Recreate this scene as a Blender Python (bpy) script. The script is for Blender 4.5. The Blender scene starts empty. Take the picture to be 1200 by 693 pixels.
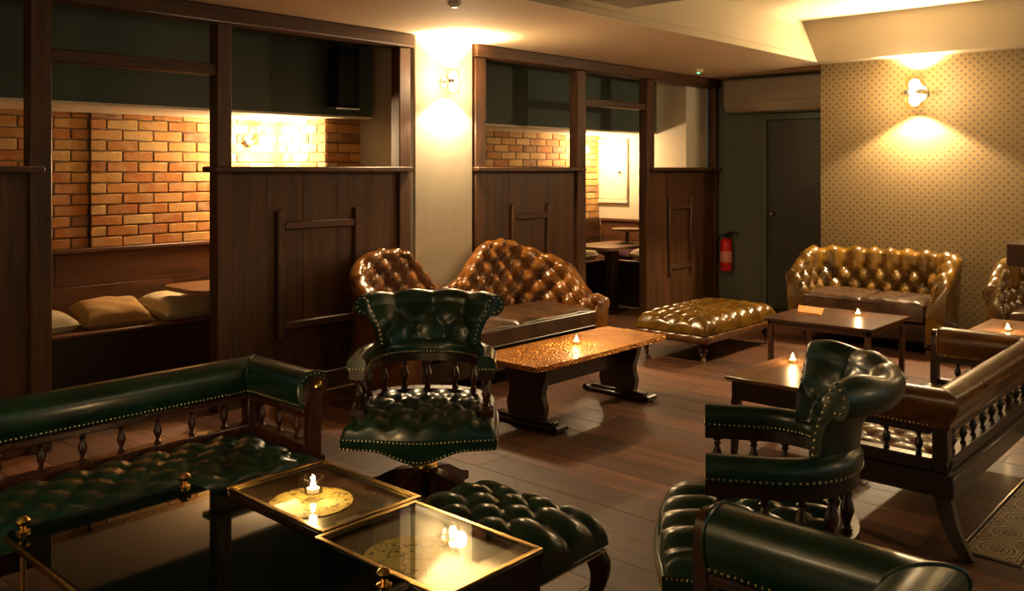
import bpy, math, random
from mathutils import Vector, Matrix
random.seed(7)
PI = math.pi
C = bpy.context.scene.collection
S = bpy.context.scene

# ------------------------------------------------------------------ camera, world, exposure
VIEW = math.atan2(0.6707274543, 0.7417039045)          # view direction measured from +X (the run of the partition)
cam = bpy.data.objects.new('camera', bpy.data.cameras.new('camera'))
C.objects.link(cam)
cam.location = (0, 0, 1.5)
cam.rotation_euler = (PI/2, 0, VIEW - PI/2)
cam.data.sensor_width = 36.0
cam.data.lens = 1045.0/1200.0*36.0
cam.data.shift_y = -(346.5-198.0)/1200.0
cam.data.clip_start = 0.02
S.camera = cam
wd = bpy.data.worlds.new('world'); S.world = wd; wd.use_nodes = True
wd.node_tree.nodes['Background'].inputs[0].default_value = (0.45, 0.78, 0.80, 1)
wd.node_tree.nodes['Background'].inputs[1].default_value = 0.26
S.view_settings.view_transform = 'Standard'
S.view_settings.look = 'None'
S.view_settings.gamma = 1.0
S.view_settings.use_curve_mapping = False
S.view_settings.exposure = 0.85
WARM = (1.0, 0.73, 0.41)
W_SCONCE, W_NOOK, W_BOWL, W_TEA = 66.0, 42.0, 40.0, 1.3
FILL = 0.30                                                # added fill lamps outside the frame, as a share of a sconce

# ------------------------------------------------------------------ node helpers
def newmat(name):
    m = bpy.data.materials.new(name); m.use_nodes = True
    nt = m.node_tree; b = nt.nodes['Principled BSDF']
    return m, nt, b
def nd(nt, t, ins=None, **props):
    n = nt.nodes.new('ShaderNode'+t)
    for k, v in props.items(): setattr(n, k, v)
    for k, v in (ins or {}).items():
        if hasattr(v, 'is_linked') or isinstance(v, bpy.types.NodeSocket): nt.links.new(v, n.inputs[k])
        else: n.inputs[k].default_value = v
    return n
def math_(nt, op, a, b=None, c=None, clamp=False):
    n = nt.nodes.new('ShaderNodeMath'); n.operation = op; n.use_clamp = clamp
    for i, v in enumerate((a, b, c)):
        if v is None: continue
        if isinstance(v, bpy.types.NodeSocket): nt.links.new(v, n.inputs[i])
        else: n.inputs[i].default_value = v
    return n.outputs[0]
def ramp(nt, fac, stops, interp='LINEAR'):
    n = nt.nodes.new('ShaderNodeValToRGB'); n.color_ramp.interpolation = interp
    e = n.color_ramp.elements
    while len(e) < len(stops): e.new(0.5)
    for el, (p, c) in zip(e, stops):
        el.position = p; el.color = (c[0], c[1], c[2], 1)
    nt.links.new(fac, n.inputs[0]); return n.outputs[0]
def mixc(nt, fac, a, b, mode='MIX'):
    n = nt.nodes.new('ShaderNodeMix'); n.data_type = 'RGBA'; n.blend_type = mode
    for idx, v in ((0, fac), (6, a), (7, b)):
        if isinstance(v, bpy.types.NodeSocket): nt.links.new(v, n.inputs[idx])
        elif idx == 0: n.inputs[0].default_value = v
        else: n.inputs[idx].default_value = (v[0], v[1], v[2], 1)
    return n.outputs[2]
def coords(nt, kind='Object', scale=(1, 1, 1), rnd=False, loc=(0, 0, 0)):
    tc = nt.nodes.new('ShaderNodeTexCoord')
    mp = nd(nt, 'Mapping', {'Vector': tc.outputs[kind], 'Scale': scale, 'Location': loc})
    out = mp.outputs[0]
    if rnd:
        oi = nt.nodes.new('ShaderNodeObjectInfo')
        r = math_(nt, 'MULTIPLY', oi.outputs['Random'], 37.0)
        va = nd(nt, 'VectorMath', {0: out, 1: r}, operation='ADD'); out = va.outputs[0]
    return out
def bump(nt, b, h, strength, dist):
    n = nd(nt, 'Bump', {'Height': h, 'Strength': strength, 'Distance': dist})
    nt.links.new(n.outputs[0], b.inputs['Normal'])

def plain(name, col, rough=0.5, metal=0.0, noise=0.0, nscale=30, bumpd=0.0):
    m, nt, b = newmat(name)
    b.inputs['Base Color'].default_value = (*col, 1); b.inputs['Roughness'].default_value = rough
    b.inputs['Metallic'].default_value = metal
    if noise or bumpd:
        n = nd(nt, 'TexNoise', {'Vector': coords(nt), 'Scale': nscale, 'Detail': 5.0})
        if noise:
            c = ramp(nt, n.outputs[0], [(0.25, [x*(1-noise) for x in col]), (0.75, [min(1, x*(1+noise)) for x in col])])
            nt.links.new(c, b.inputs['Base Color'])
        if bumpd: bump(nt, b, n.outputs[0], 0.5, bumpd)
    return m
def leather(name, dark, light, rough=0.3, coat=0.25, lo=0.35, hi=0.7, nscale=7.0):
    m, nt, b = newmat(name)
    v = coords(nt)
    n1 = nd(nt, 'TexNoise', {'Vector': v, 'Scale': nscale, 'Detail': 6.0, 'Roughness': 0.6})
    nt.links.new(ramp(nt, n1.outputs[0], [(lo, dark), (hi, light)]), b.inputs['Base Color'])
    n2 = nd(nt, 'TexVoronoi', {'Vector': v, 'Scale': 260.0})
    n3 = nd(nt, 'TexNoise', {'Vector': v, 'Scale': 22.0, 'Detail': 4.0})
    h = math_(nt, 'ADD', math_(nt, 'MULTIPLY', n2.outputs[0], 0.18), n3.outputs[0])
    bump(nt, b, h, 0.25, 0.0025)
    nt.links.new(math_(nt, 'MULTIPLY_ADD', n1.outputs[0], 0.22, rough-0.10), b.inputs['Roughness'])
    b.inputs['Specular IOR Level'].default_value = 0.5
    b.inputs['Coat Weight'].default_value = coat; b.inputs['Coat Roughness'].default_value = 0.20
    return m
def wood(name, dark, light, axis=2, rough=0.45, fine=1.0, coat=0.0, vary=0.0, rnd=True, bd=0.0012):
    m, nt, b = newmat(name)
    sc = [14.0*fine]*3; sc[axis] = 0.9*fine
    v = coords(nt, 'Object', sc, rnd)
    n1 = nd(nt, 'TexNoise', {'Vector': v, 'Scale': 1.6, 'Detail': 7.0, 'Roughness': 0.62, 'Distortion': 0.6})
    sc2 = [70.0*fine]*3; sc2[axis] = 2.5*fine
    n2 = nd(nt, 'TexNoise', {'Vector': coords(nt, 'Object', sc2, rnd), 'Scale': 1.0, 'Detail': 4.0})
    f = math_(nt, 'MULTIPLY_ADD', n2.outputs[0], 0.35, math_(nt, 'MULTIPLY', n1.outputs[0], 0.75))
    c = ramp(nt, f, [(0.36, dark), (0.74, light)])
    if vary:
        oi = nt.nodes.new('ShaderNodeObjectInfo')
        k = math_(nt, 'MULTIPLY_ADD', oi.outputs['Random'], vary, 1.0-vary/2)
        n = nd(nt, 'HueSaturation', {'Color': c, 'Value': k}); c = n.outputs[0]
    nt.links.new(c, b.inputs['Base Color'])
    nt.links.new(math_(nt, 'MULTIPLY_ADD', n2.outputs[0], 0.25, rough-0.12), b.inputs['Roughness'])
    bump(nt, b, f, 0.5, bd)
    b.inputs['Coat Weight'].default_value = coat; b.inputs['Coat Roughness'].default_value = 0.15
    return m
def emit(name, col, strength):
    m, nt, b = newmat(name)
    b.inputs['Base Color'].default_value = (0.8, 0.8, 0.8, 1)
    b.inputs['Emission Color'].default_value = (*col, 1); b.inputs['Emission Strength'].default_value = strength
    return m
def glassy(name, tint=(0.95, 0.97, 0.95), ior=1.5, rough=0.02, boost=1.0):
    m = bpy.data.materials.new(name); m.use_nodes = True; nt = m.node_tree
    nt.nodes.remove(nt.nodes['Principled BSDF'])
    out = nt.nodes['Material Output']
    tr = nd(nt, 'BsdfTransparent', {'Color': (*tint, 1)})
    gl = nd(nt, 'BsdfGlossy', {'Color': (1, 1, 1, 1), 'Roughness': rough})
    ge = nt.nodes.new('ShaderNodeNewGeometry'); f0 = ((ior-1)/(ior+1))**2
    dt = nd(nt, 'VectorMath', {0: ge.outputs['Incoming'], 1: ge.outputs['Normal']}, operation='DOT_PRODUCT')
    k = math_(nt, 'POWER', math_(nt, 'SUBTRACT', 1.0, math_(nt, 'ABSOLUTE', dt.outputs['Value'])), 5.0)      # Schlick, same from both sides
    fr = math_(nt, 'MULTIPLY_ADD', k, 1-f0, f0)
    mx = nd(nt, 'MixShader', {0: math_(nt, 'MULTIPLY', fr, boost, clamp=True), 1: tr.outputs[0], 2: gl.outputs[0]})
    nt.links.new(mx.outputs[0], out.inputs[0]); return m

# ------------------------------------------------------------------ materials
M = {}
M['green'] = leather('green_leather', (0.003, 0.020, 0.011), (0.006, 0.046, 0.024), 0.34, 0.55)
M['tan'] = leather('tan_leather', (0.060, 0.017, 0.002), (0.27, 0.098, 0.008), 0.28, 0.5, 0.30, 0.70, 6)
M['brown'] = leather('brown_leather', (0.060, 0.020, 0.004), (0.21, 0.080, 0.013), 0.30, 0.4, 0.3, 0.7, 8)
M['olive'] = leather('olive_gold_leather', (0.045, 0.019, 0.002), (0.22, 0.108, 0.005), 0.26, 0.55, 0.30, 0.70, 5)
M['seatbrown'] = leather('worn_brown_leather', (0.022, 0.009, 0.003), (0.105, 0.046, 0.013), 0.36, 0.25, 0.36, 0.70, 5)
M['darkleather'] = leather('dark_brown_leather', (0.014, 0.007, 0.003), (0.035, 0.017, 0.007), 0.36, 0.2)
M['partition'] = wood('dark_stained_panel_wood', (0.018, 0.007, 0.002), (0.125, 0.048, 0.015), 2, 0.5, 0.8)
M['post'] = wood('dark_post_timber', (0.018, 0.007, 0.002), (0.115, 0.044, 0.014), 2, 0.5, 1.0)
M['beam'] = wood('dark_beam_timber', (0.018, 0.007, 0.002), (0.115, 0.044, 0.014), 0, 0.5, 1.0)
M['mahogany'] = wood('mahogany', (0.022, 0.006, 0.003), (0.075, 0.020, 0.008), 2, 0.30, 1.0, 0.3, bd=0.0002)
M['darkwood'] = wood('dark_polished_wood', (0.010, 0.005, 0.003), (0.035, 0.016, 0.008), 0, 0.35, 1.2, 0.3)
M['tablewood'] = wood('coffee_table_wood', (0.022, 0.009, 0.004), (0.13, 0.050, 0.018), 1, 0.34, 1.2, 0.25)
M['oaktop'] = wood('worn_oak_top', (0.12, 0.055, 0.022), (0.30, 0.150, 0.065), 0, 0.35, 1.0, 0.2)
M['plank'] = wood('floor_plank_wood', (0.044, 0.016, 0.007), (0.165, 0.065, 0.027), 1, 0.52, 0.8, 0.04, 1.1)
M['nookdado'] = wood('nook_dado_wood', (0.045, 0.016, 0.006), (0.16, 0.062, 0.022), 0, 0.45, 0.9, 0.0, 0.5)
M['subfloor'] = plain('subfloor_black', (0.006, 0.004, 0.003), 0.8, 0, 0.2)
M['brass'] = plain('aged_brass', (0.62, 0.40, 0.13), 0.24, 1.0, 0.15, 60)
M['nail'] = plain('brass_nail', (0.75, 0.62, 0.36), 0.25, 1.0, 0.1, 60)
M['chrome'] = plain('sconce_chrome', (0.75, 0.68, 0.55), 0.22, 1.0, 0.05, 60)
M['blackmetal'] = plain('black_metal', (0.010, 0.010, 0.010), 0.4, 0.6, 0.2, 40)
M['plaster'] = plain('beige_plaster', (0.40, 0.355, 0.265), 0.85, 0, 0.06, 6, 0.003)
M['ceiling'] = plain('cream_ceiling_paint', (0.58, 0.43, 0.28), 0.8, 0, 0.03, 3, 0.002)
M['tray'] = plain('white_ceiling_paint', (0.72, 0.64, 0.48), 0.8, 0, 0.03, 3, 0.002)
M['traydim'] = plain('dimmed_soffit_paint', (0.27, 0.215, 0.145), 0.8, 0, 0.03, 3, 0.002)  # darker soffit paint; the tray end's dimness is put into its colour
M['greengrey'] = plain('dark_green_grey_paint', (0.050, 0.074, 0.062), 0.75, 0, 0.08, 5, 0.002)
M['walldark'] = plain('grey_green_wall_paint', (0.105, 0.122, 0.092), 0.75, 0, 0.06, 5, 0.002)
M['doorgreen'] = plain('dark_green_door_paint', (0.045, 0.050, 0.036), 0.5, 0, 0.08, 9, 0.001)
M['whitewall'] = plain('cream_white_plaster', (0.66, 0.58, 0.44), 0.85, 0, 0.05, 6, 0.002)
M['aircon'] = plain('off_white_plastic', (0.30, 0.24, 0.16), 0.4, 0, 0.04, 8)
M['white'] = plain('white_plastic', (0.7, 0.68, 0.6), 0.4, 0, 0.03, 10)
M['mortar'] = plain('grey_mortar', (0.20, 0.13, 0.07), 0.95, 0, 0.25, 60, 0.004)
M['red'] = plain('red_enamel', (0.62, 0.014, 0.014), 0.25, 0, 0.08, 9)
M['label'] = plain('printed_label', (0.75, 0.30, 0.24), 0.6, 0, 0.35, 70)
M['wax'] = plain('candle_wax', (0.85, 0.78, 0.6), 0.5, 0, 0.03, 30)
M['cream_cloth'] = plain('cream_cushion_cloth', (0.55, 0.47, 0.31), 0.95, 0, 0.14, 90, 0.006)
M['tan_cloth'] = plain('tan_knit_cloth', (0.40, 0.25, 0.095), 0.95, 0, 0.3, 130, 0.010)
M['purple_cloth'] = plain('purple_cushion_cloth', (0.085, 0.022, 0.055), 0.9, 0, 0.2, 90, 0.005)
M['paper'] = plain('orange_paper', (0.60, 0.24, 0.05), 0.6, 0, 0.10, 30)
M['speaker'] = plain('black_speaker_cabinet', (0.006, 0.007, 0.006), 0.6, 0, 0.3, 200, 0.001)
M['speaker'].node_tree.nodes['Principled BSDF'].inputs['Specular IOR Level'].default_value = 0.1
M['lens'] = emit('lamp_lens', (1.0, 0.80, 0.50), 22.0)
M['bulb'] = emit('bare_bulb', (1.0, 0.80, 0.46), 45.0)
M['flame'] = emit('candle_flame', (1.0, 0.72, 0.36), 120.0)
M['led'] = emit('green_led', (0.05, 1.0, 0.45), 4.0)
M['glass'] = glassy('clear_glass')
M['voglass'] = glassy('candle_glass', (0.98, 0.95, 0.88), 1.35, 0.05)
M['maptop'] = glassy('table_glass', (0.92, 0.93, 0.86), 1.5, 0.015, 1.0)

def mk_blackglass():
    m, nt, b = newmat('smoked_black_glass')
    n = nd(nt, 'TexNoise', {'Vector': coords(nt), 'Scale': 3.0, 'Detail': 3.0})
    nt.links.new(ramp(nt, n.outputs[0], [(0.3, (0.0015, 0.003, 0.0024)), (0.7, (0.003, 0.005, 0.004))]), b.inputs['Base Color'])
    b.inputs['Roughness'].default_value = 0.03; b.inputs['Specular IOR Level'].default_value = 0.20
    return m
M['blackglass'] = mk_blackglass()
def mk_brick():
    m, nt, b = newmat('old_fired_brick')
    oi = nt.nodes.new('ShaderNodeObjectInfo')
    base = ramp(nt, oi.outputs['Random'], [(0.0, (0.44, 0.165, 0.035)), (0.16, (0.56, 0.30, 0.085)), (0.36, (0.46, 0.185, 0.042)), (0.52, (0.60, 0.38, 0.14)), (0.72, (0.40, 0.135, 0.03)), (0.84, (0.53, 0.25, 0.065)), (0.95, (0.27, 0.13, 0.06))], 'CONSTANT')
    v = coords(nt, 'Object', (1, 1, 1), True)
    n = nd(nt, 'TexNoise', {'Vector': v, 'Scale': 11.0, 'Detail': 6.0})
    n2 = nd(nt, 'TexNoise', {'Vector': v, 'Scale': 60.0, 'Detail': 5.0})
    c = mixc(nt, ramp(nt, n.outputs[0], [(0.45, (0, 0, 0)), (0.62, (0.5, 0.5, 0.5))]), base, (0.52, 0.34, 0.16))
    c = mixc(nt, ramp(nt, n2.outputs[0], [(0.5, (0, 0, 0)), (0.75, (0.45, 0.45, 0.45))]), c, (0.20, 0.10, 0.045))
    nt.links.new(c, b.inputs['Base Color']); b.inputs['Roughness'].default_value = 0.85
    bump(nt, b, math_(nt, 'ADD', n.outputs[0], math_(nt, 'MULTIPLY', n2.outputs[0], 0.5)), 0.6, 0.006)
    return m
M['brick'] = mk_brick()
def mk_wallpaper():
    m, nt, b = newmat('lattice_wallpaper')
    P_ = 0.066
    sx = nd(nt, 'SeparateXYZ', {0: coords(nt, 'Object', (1, 1/P_, 1/P_))})
    def tri(s): return math_(nt, 'ABSOLUTE', math_(nt, 'SUBTRACT', math_(nt, 'FRACT', s), 0.5))
    a = tri(sx.outputs[1]); c = tri(sx.outputs[2])          # 0 at a cell centre, 0.5 on its edge
    def star(u, v): return math_(nt, 'LESS_THAN', math_(nt, 'ADD', math_(nt, 'SQRT', u), math_(nt, 'SQRT', v)), 0.56)
    st = math_(nt, 'MAXIMUM', star(a, c), star(math_(nt, 'SUBTRACT', 0.5, a), math_(nt, 'SUBTRACT', 0.5, c)))
    d1 = math_(nt, 'PINGPONG', math_(nt, 'ADD', math_(nt, 'ADD', sx.outputs[1], sx.outputs[2]), 0.25), 0.25)
    d2 = math_(nt, 'PINGPONG', math_(nt, 'ADD', math_(nt, 'SUBTRACT', sx.outputs[1], sx.outputs[2]), 0.25), 0.25)
    ln = math_(nt, 'MAXIMUM', math_(nt, 'LESS_THAN', math_(nt, 'ABSOLUTE', math_(nt, 'SUBTRACT', d1, 0.12)), 0.035), math_(nt, 'LESS_THAN', math_(nt, 'ABSOLUTE', math_(nt, 'SUBTRACT', d2, 0.12)), 0.035))
    col = mixc(nt, ln, (0.27, 0.175, 0.068), (0.125, 0.088, 0.036))
    col = mixc(nt, st, col, (0.040, 0.036, 0.020))
    nt.links.new(col, b.inputs['Base Color']); b.inputs['Roughness'].default_value = 0.7
    return m
M['wallpaper'] = mk_wallpaper()
def mk_gold():
    m, nt, b = newmat('hammered_copper_gold')
    v = coords(nt)
    vo = nd(nt, 'TexVoronoi', {'Vector': v, 'Scale': 75.0, 'Randomness': 0.9})
    n = nd(nt, 'TexNoise', {'Vector': v, 'Scale': 5.0, 'Detail': 4.0})
    nt.links.new(ramp(nt, n.outputs[0], [(0.3, (0.55, 0.20, 0.035)), (0.7, (0.80, 0.38, 0.075))]), b.inputs['Base Color'])
    b.inputs['Metallic'].default_value = 0.85; b.inputs['Roughness'].default_value = 0.30
    bump(nt, b, vo.outputs[0], 1.0, 0.030)
    return m
M['gold'] = mk_gold()
def mk_map(name, seed):
    m, nt, b = newmat(name)
    v = coords(nt, 'Object', (1, 1, 1), False, (seed, seed*0.7, 0))
    n = nd(nt, 'TexNoise', {'Vector': v, 'Scale': 9.0, 'Detail': 7.0, 'Roughness': 0.62})
    coast = math_(nt, 'LESS_THAN', math_(nt, 'ABSOLUTE', math_(nt, 'SUBTRACT', n.outputs[0], 0.52)), 0.011)
    n2 = nd(nt, 'TexNoise', {'Vector': v, 'Scale': 36.0, 'Detail': 4.0})
    marks = math_(nt, 'MULTIPLY', math_(nt, 'GREATER_THAN', n2.outputs[0], 0.67), 0.6)
    o = coords(nt)
    sx = nd(nt, 'SeparateXYZ', {0: o})
    lines = None
    for cx, cy, r in ((0.25, 0.05, 0.26), (-0.30, 0.10, 0.33), (0.0, -0.40, 0.42), (0.045, -0.03, 0.030)):
        dx = math_(nt, 'SUBTRACT', sx.outputs[0], cx); dy = math_(nt, 'SUBTRACT', sx.outputs[1], cy)
        d = math_(nt, 'SQRT', math_(nt, 'ADD', math_(nt, 'MULTIPLY', dx, dx), math_(nt, 'MULTIPLY', dy, dy)))
        l = math_(nt, 'LESS_THAN', math_(nt, 'ABSOLUTE', math_(nt, 'SUBTRACT', d, r)), 0.0011)
        lines = l if lines is None else math_(nt, 'MAXIMUM', lines, l)
    k = math_(nt, 'MAXIMUM', math_(nt, 'MAXIMUM', coast, marks), math_(nt, 'MULTIPLY', lines, 0.7), clamp=True)
    n3 = nd(nt, 'TexNoise', {'Vector': v, 'Scale': 5.0, 'Detail': 3.0})
    pap = ramp(nt, n3.outputs[0], [(0.3, (0.72, 0.55, 0.20)), (0.7, (0.88, 0.70, 0.30))])
    nt.links.new(mixc(nt, k, pap, (0.075, 0.055, 0.025)), b.inputs['Base Color']); b.inputs['Roughness'].default_value = 0.7
    return m
M['map1'] = mk_map('antique_map_one', 0.0); M['map2'] = mk_map('antique_map_two', 3.1)
def mk_tile():
    m, nt, b = newmat('encaustic_tile')
    T = 0.2
    sx = nd(nt, 'SeparateXYZ', {0: coords(nt, 'Object', (1/T, 1/T, 1))})      # tile spans -0.5..0.5
    x = math_(nt, 'ABSOLUTE', sx.outputs[0]); y = math_(nt, 'ABSOLUTE', sx.outputs[1])
    def rad(px, py):
        dx = math_(nt, 'SUBTRACT', x, px); dy = math_(nt, 'SUBTRACT', y, py)
        return math_(nt, 'SQRT', math_(nt, 'ADD', math_(nt, 'MULTIPLY', dx, dx), math_(nt, 'MULTIPLY', dy, dy)))
    def ring(d, r, w): return math_(nt, 'LESS_THAN', math_(nt, 'ABSOLUTE', math_(nt, 'SUBTRACT', d, r)), w)
    def mx(*a):
        o = a[0]
        for q in a[1:]: o = math_(nt, 'MAXIMUM', o, q)
        return o
    r0 = rad(0, 0)
    petals = mx(math_(nt, 'LESS_THAN', rad(0.115, 0), 0.045), math_(nt, 'LESS_THAN', rad(0, 0.115), 0.045), math_(nt, 'LESS_THAN', rad(0.08, 0.08), 0.042), math_(nt, 'LESS_THAN', r0, 0.04))
    rings = mx(ring(r0, 0.215, 0.016), ring(r0, 0.30, 0.022), ring(rad(0.36, 0.36), 0.10, 0.014), math_(nt, 'LESS_THAN', rad(0.31, 0.31), 0.035))
    sq = math_(nt, 'MAXIMUM', x, y)
    k = mx(petals, rings, ring(sq, 0.43, 0.014), ring(sq, 0.375, 0.008))
    n = nd(nt, 'TexNoise', {'Vector': coords(nt, 'Object', (1, 1, 1), True), 'Scale': 25.0, 'Detail': 5.0})
    k = math_(nt, 'MULTIPLY', k, ramp(nt, n.outputs[0], [(0.3, (0.6, 0.6, 0.6)), (0.6, (1, 1, 1))]))
    base = ramp(nt, n.outputs[0], [(0.3, (0.38, 0.29, 0.17)), (0.7, (0.48, 0.38, 0.23))])
    nt.links.new(mixc(nt, k, base, (0.055, 0.042, 0.028)), b.inputs['Base Color']); b.inputs['Roughness'].default_value = 0.5
    return m
M['tile'] = mk_tile()

# ------------------------------------------------------------------ mesh helpers
class MB:
    def __init__(self): self.v = []; self.f = []
    def add(self, v, f, T=None):
        o = len(self.v)
        self.v += [tuple(T @ Vector(p)) for p in v] if T else [tuple(p) for p in v]
        self.f += [tuple(i+o for i in q) for q in f]
        return self
    def box(self, x0, x1, y0, y1, z0, z1, ch=0.004, T=None):
        ch = min(ch, (x1-x0)/2.5, (y1-y0)/2.5, (z1-z0)/2.5)
        X, Y, Z = (x0, x1), (y0, y1), (z0, z1); v = []; idx = {}
        for i in (0, 1):
            for j in (0, 1):
                for k in (0, 1):
                    c = (X[i], Y[j], Z[k]); sg = ((1, -1)[i], (1, -1)[j], (1, -1)[k])
                    for a in range(3):
                        p = [c[q] + (0 if q == a else sg[q]*ch) for q in range(3)]
                        idx[(i, j, k, a)] = len(v); v.append(p)
        f = []
        for a in range(3):
            b, c = (a+1) % 3, (a+2) % 3
            for s in (0, 1):
                def key(p, q):
                    t = [0, 0, 0]; t[a] = s; t[b] = p; t[c] = q; return idx[(*t, a)]
                q = [key(0, 0), key(1, 0), key(1, 1), key(0, 1)]
                f.append(q if s else q[::-1])
            for p in (0, 1):
                for q in (0, 1):
                    def k2(s, ax):
                        t = [0, 0, 0]; t[a] = s; t[b] = p; t[c] = q; return idx[(*t, ax)]
                    e = [k2(0, b), k2(1, b), k2(1, c), k2(0, c)]
                    f.append(e if (p == q) else e[::-1])
        for i in (0, 1):
            for j in (0, 1):
                for k in (0, 1):
                    t = [idx[(i, j, k, a)] for a in range(3)]
                    f.append(t if (i+j+k) % 2 else t[::-1])
        return self.add(v, f, T)
    def lathe(self, prof, n=12, T=None, caps=True):
        v = []; f = []
        for r, z in prof:
            for i in range(n):
                a = 2*PI*i/n; v.append((r*math.cos(a), r*math.sin(a), z))
        for j in range(len(prof)-1):
            for i in range(n):
                k = (i+1) % n; f.append((j*n+i, j*n+k, (j+1)*n+k, (j+1)*n+i))
        if caps:
            f.append(tuple(range(n))[::-1]); f.append(tuple(range((len(prof)-1)*n, len(prof)*n)))
        return self.add(v, f, T)
    def grid(self, P, closeu=False, closev=False, T=None, cap=False):
        nu, nv = len(P), len(P[0]); v = [p for row in P for p in row]; f = []
        for i in range(nu if closeu else nu-1):
            for j in range(nv if closev else nv-1):
                a, b = i, (i+1) % nu; c, d = j, (j+1) % nv
                f.append((a*nv+c, b*nv+c, b*nv+d, a*nv+d))
        if cap:
            f.append(tuple(range(nv))); f.append(tuple(range((nu-1)*nv, nu*nv))[::-1])
        return self.add(v, f, T)
    def tube(self, pts, rad, n=8, T=None, squash=1.0, rect=False):
        pts = [Vector(p) for p in pts]; m = len(pts)
        if not hasattr(rad, '__len__'): rad = [rad]*m
        P = []; up = None
        for i in range(m):
            t = (pts[min(i+1, m-1)]-pts[max(i-1, 0)]).normalized()
            if up is None: up = Vector((0, 0, 1)) if abs(t.z) < 0.9 else Vector((0, 1, 0))
            s = t.cross(up).normalized(); up = s.cross(t).normalized()
            row = []
            for k in range(n):
                a = 2*PI*(k+(0.5 if rect else 0))/n
                row.append(pts[i] + s*(rad[i]*math.cos(a)) + up*(rad[i]*squash*math.sin(a)))
            P.append(row)
        return self.grid(P, closev=True, cap=True, T=T)
    def prism(self, poly, a0, a1, axis='y', T=None):
        n = len(poly); v = []
        for a in (a0, a1):
            for p, q in poly:
                v.append({'y': (p, a, q), 'x': (a, p, q), 'z': (p, q, a)}[axis])
        f = [tuple(range(n)), tuple(range(n, 2*n))[::-1]]
        for i in range(n): f.append((i, i+n, (i+1) % n+n, (i+1) % n))
        return self.add(v, f, T)
    def nail(self, p, nrm, r=0.0055):
        n = Vector(nrm).normalized(); t = n.orthogonal().normalized(); b = n.cross(t); p = Vector(p)
        v = []
        for rr, h in ((1.0, 0.0), (0.72, 0.55)):
            for k in range(6):
                a = PI*k/3; v.append(p + t*(r*rr*math.cos(a)) + b*(r*rr*math.sin(a)) + n*(r*h))
        v.append(p + n*(r*0.85))
        f = [(k, (k+1) % 6, (k+1) % 6+6, k+6) for k in range(6)] + [(k+6, (k+1) % 6+6, 12) for k in range(6)]
        return self.add(v, f)
    def mesh(self, name, smooth=True, ang=38):
        me = bpy.data.meshes.new(name); me.from_pydata(self.v, [], self.f)
        import bmesh
        bm = bmesh.new(); bm.from_mesh(me); bmesh.ops.recalc_face_normals(bm, faces=bm.faces); bm.to_mesh(me); bm.free()
        if smooth:
            me.polygons.foreach_set('use_smooth', [True]*len(me.polygons)); me.set_sharp_from_angle(angle=math.radians(ang))
        return me
    def build(self, name, mat, parent=None, kind=None, label=None, smooth=True, ang=38):
        return obj(name, self.mesh(name, smooth, ang), mat, parent, kind, label)

def obj(name, me, mat, parent=None, kind=None, label=None):
    if mat is not None and not me.materials: me.materials.append(M[mat] if isinstance(mat, str) else mat)
    o = bpy.data.objects.new(name, me); C.objects.link(o)
    if parent: o.parent = parent
    if kind: o['kind'] = kind
    if label: o['label'] = label
    return o
def tag(o, label, cat, group=None, kind=None):
    o['label'] = label; o['category'] = cat
    if group: o['group'] = group
    if kind: o['kind'] = kind
    return o
def thing(name, label, cat, loc=(0, 0, 0), rz=0.0, group=None, kind=None):
    o = bpy.data.objects.new(name, None); C.objects.link(o); o.location = loc; o.rotation_euler = (0, 0, rz)
    o.empty_display_size = 0.1
    return tag(o, label, cat, group, kind)
def part(name, mat, parent, kind=None, label=None, **k):           # one chamfered box
    return MB().box(*k['b'], k.get('ch', 0.004)).build(name, mat, parent, kind, label)
def struct(name, label, cat, mat, boxes, ch=0.002):
    m = MB()
    for b in boxes: m.box(*b, ch)
    return tag(m.build(name, mat), label, cat, kind='structure')
def lamp(name, kind, loc, power, parent, col=WARM, radius=0.03, spot=None, direction=None, blend=0.4):
    L = bpy.data.lights.new(name, kind); L.energy = power; L.color = col; L.shadow_soft_size = radius
    if spot: L.spot_size = math.radians(spot); L.spot_blend = blend
    o = bpy.data.objects.new(name, L); C.objects.link(o); o.location = loc; o.parent = parent
    if direction: o.rotation_euler = Vector(direction).to_track_quat('-Z', 'Y').to_euler()
    return o
def face_rot(fx, fy): return math.atan2(fy, fx) + PI/2              # local front is -Y
def spline(pts, k=4, closed=False):
    out = []; n = len(pts)
    rng = range(n) if closed else range(n-1)
    for i in rng:
        g = (lambda q: pts[q % n]) if closed else (lambda q: pts[max(0, min(n-1, q))])
        p0, p1, p2, p3 = g(i-1), g(i), g(i+1), g(i+2)
        for s in range(k):
            t = s/k
            out.append(tuple(0.5*((2*b)+(c-a)*t+(2*a-5*b+4*c-d)*t*t+(3*b-a-3*c+d)*t**3) for a, b, c, d in zip(p0, p1, p2, p3)))
    if not closed: out.append(tuple(pts[-1]))
    return out

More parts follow.
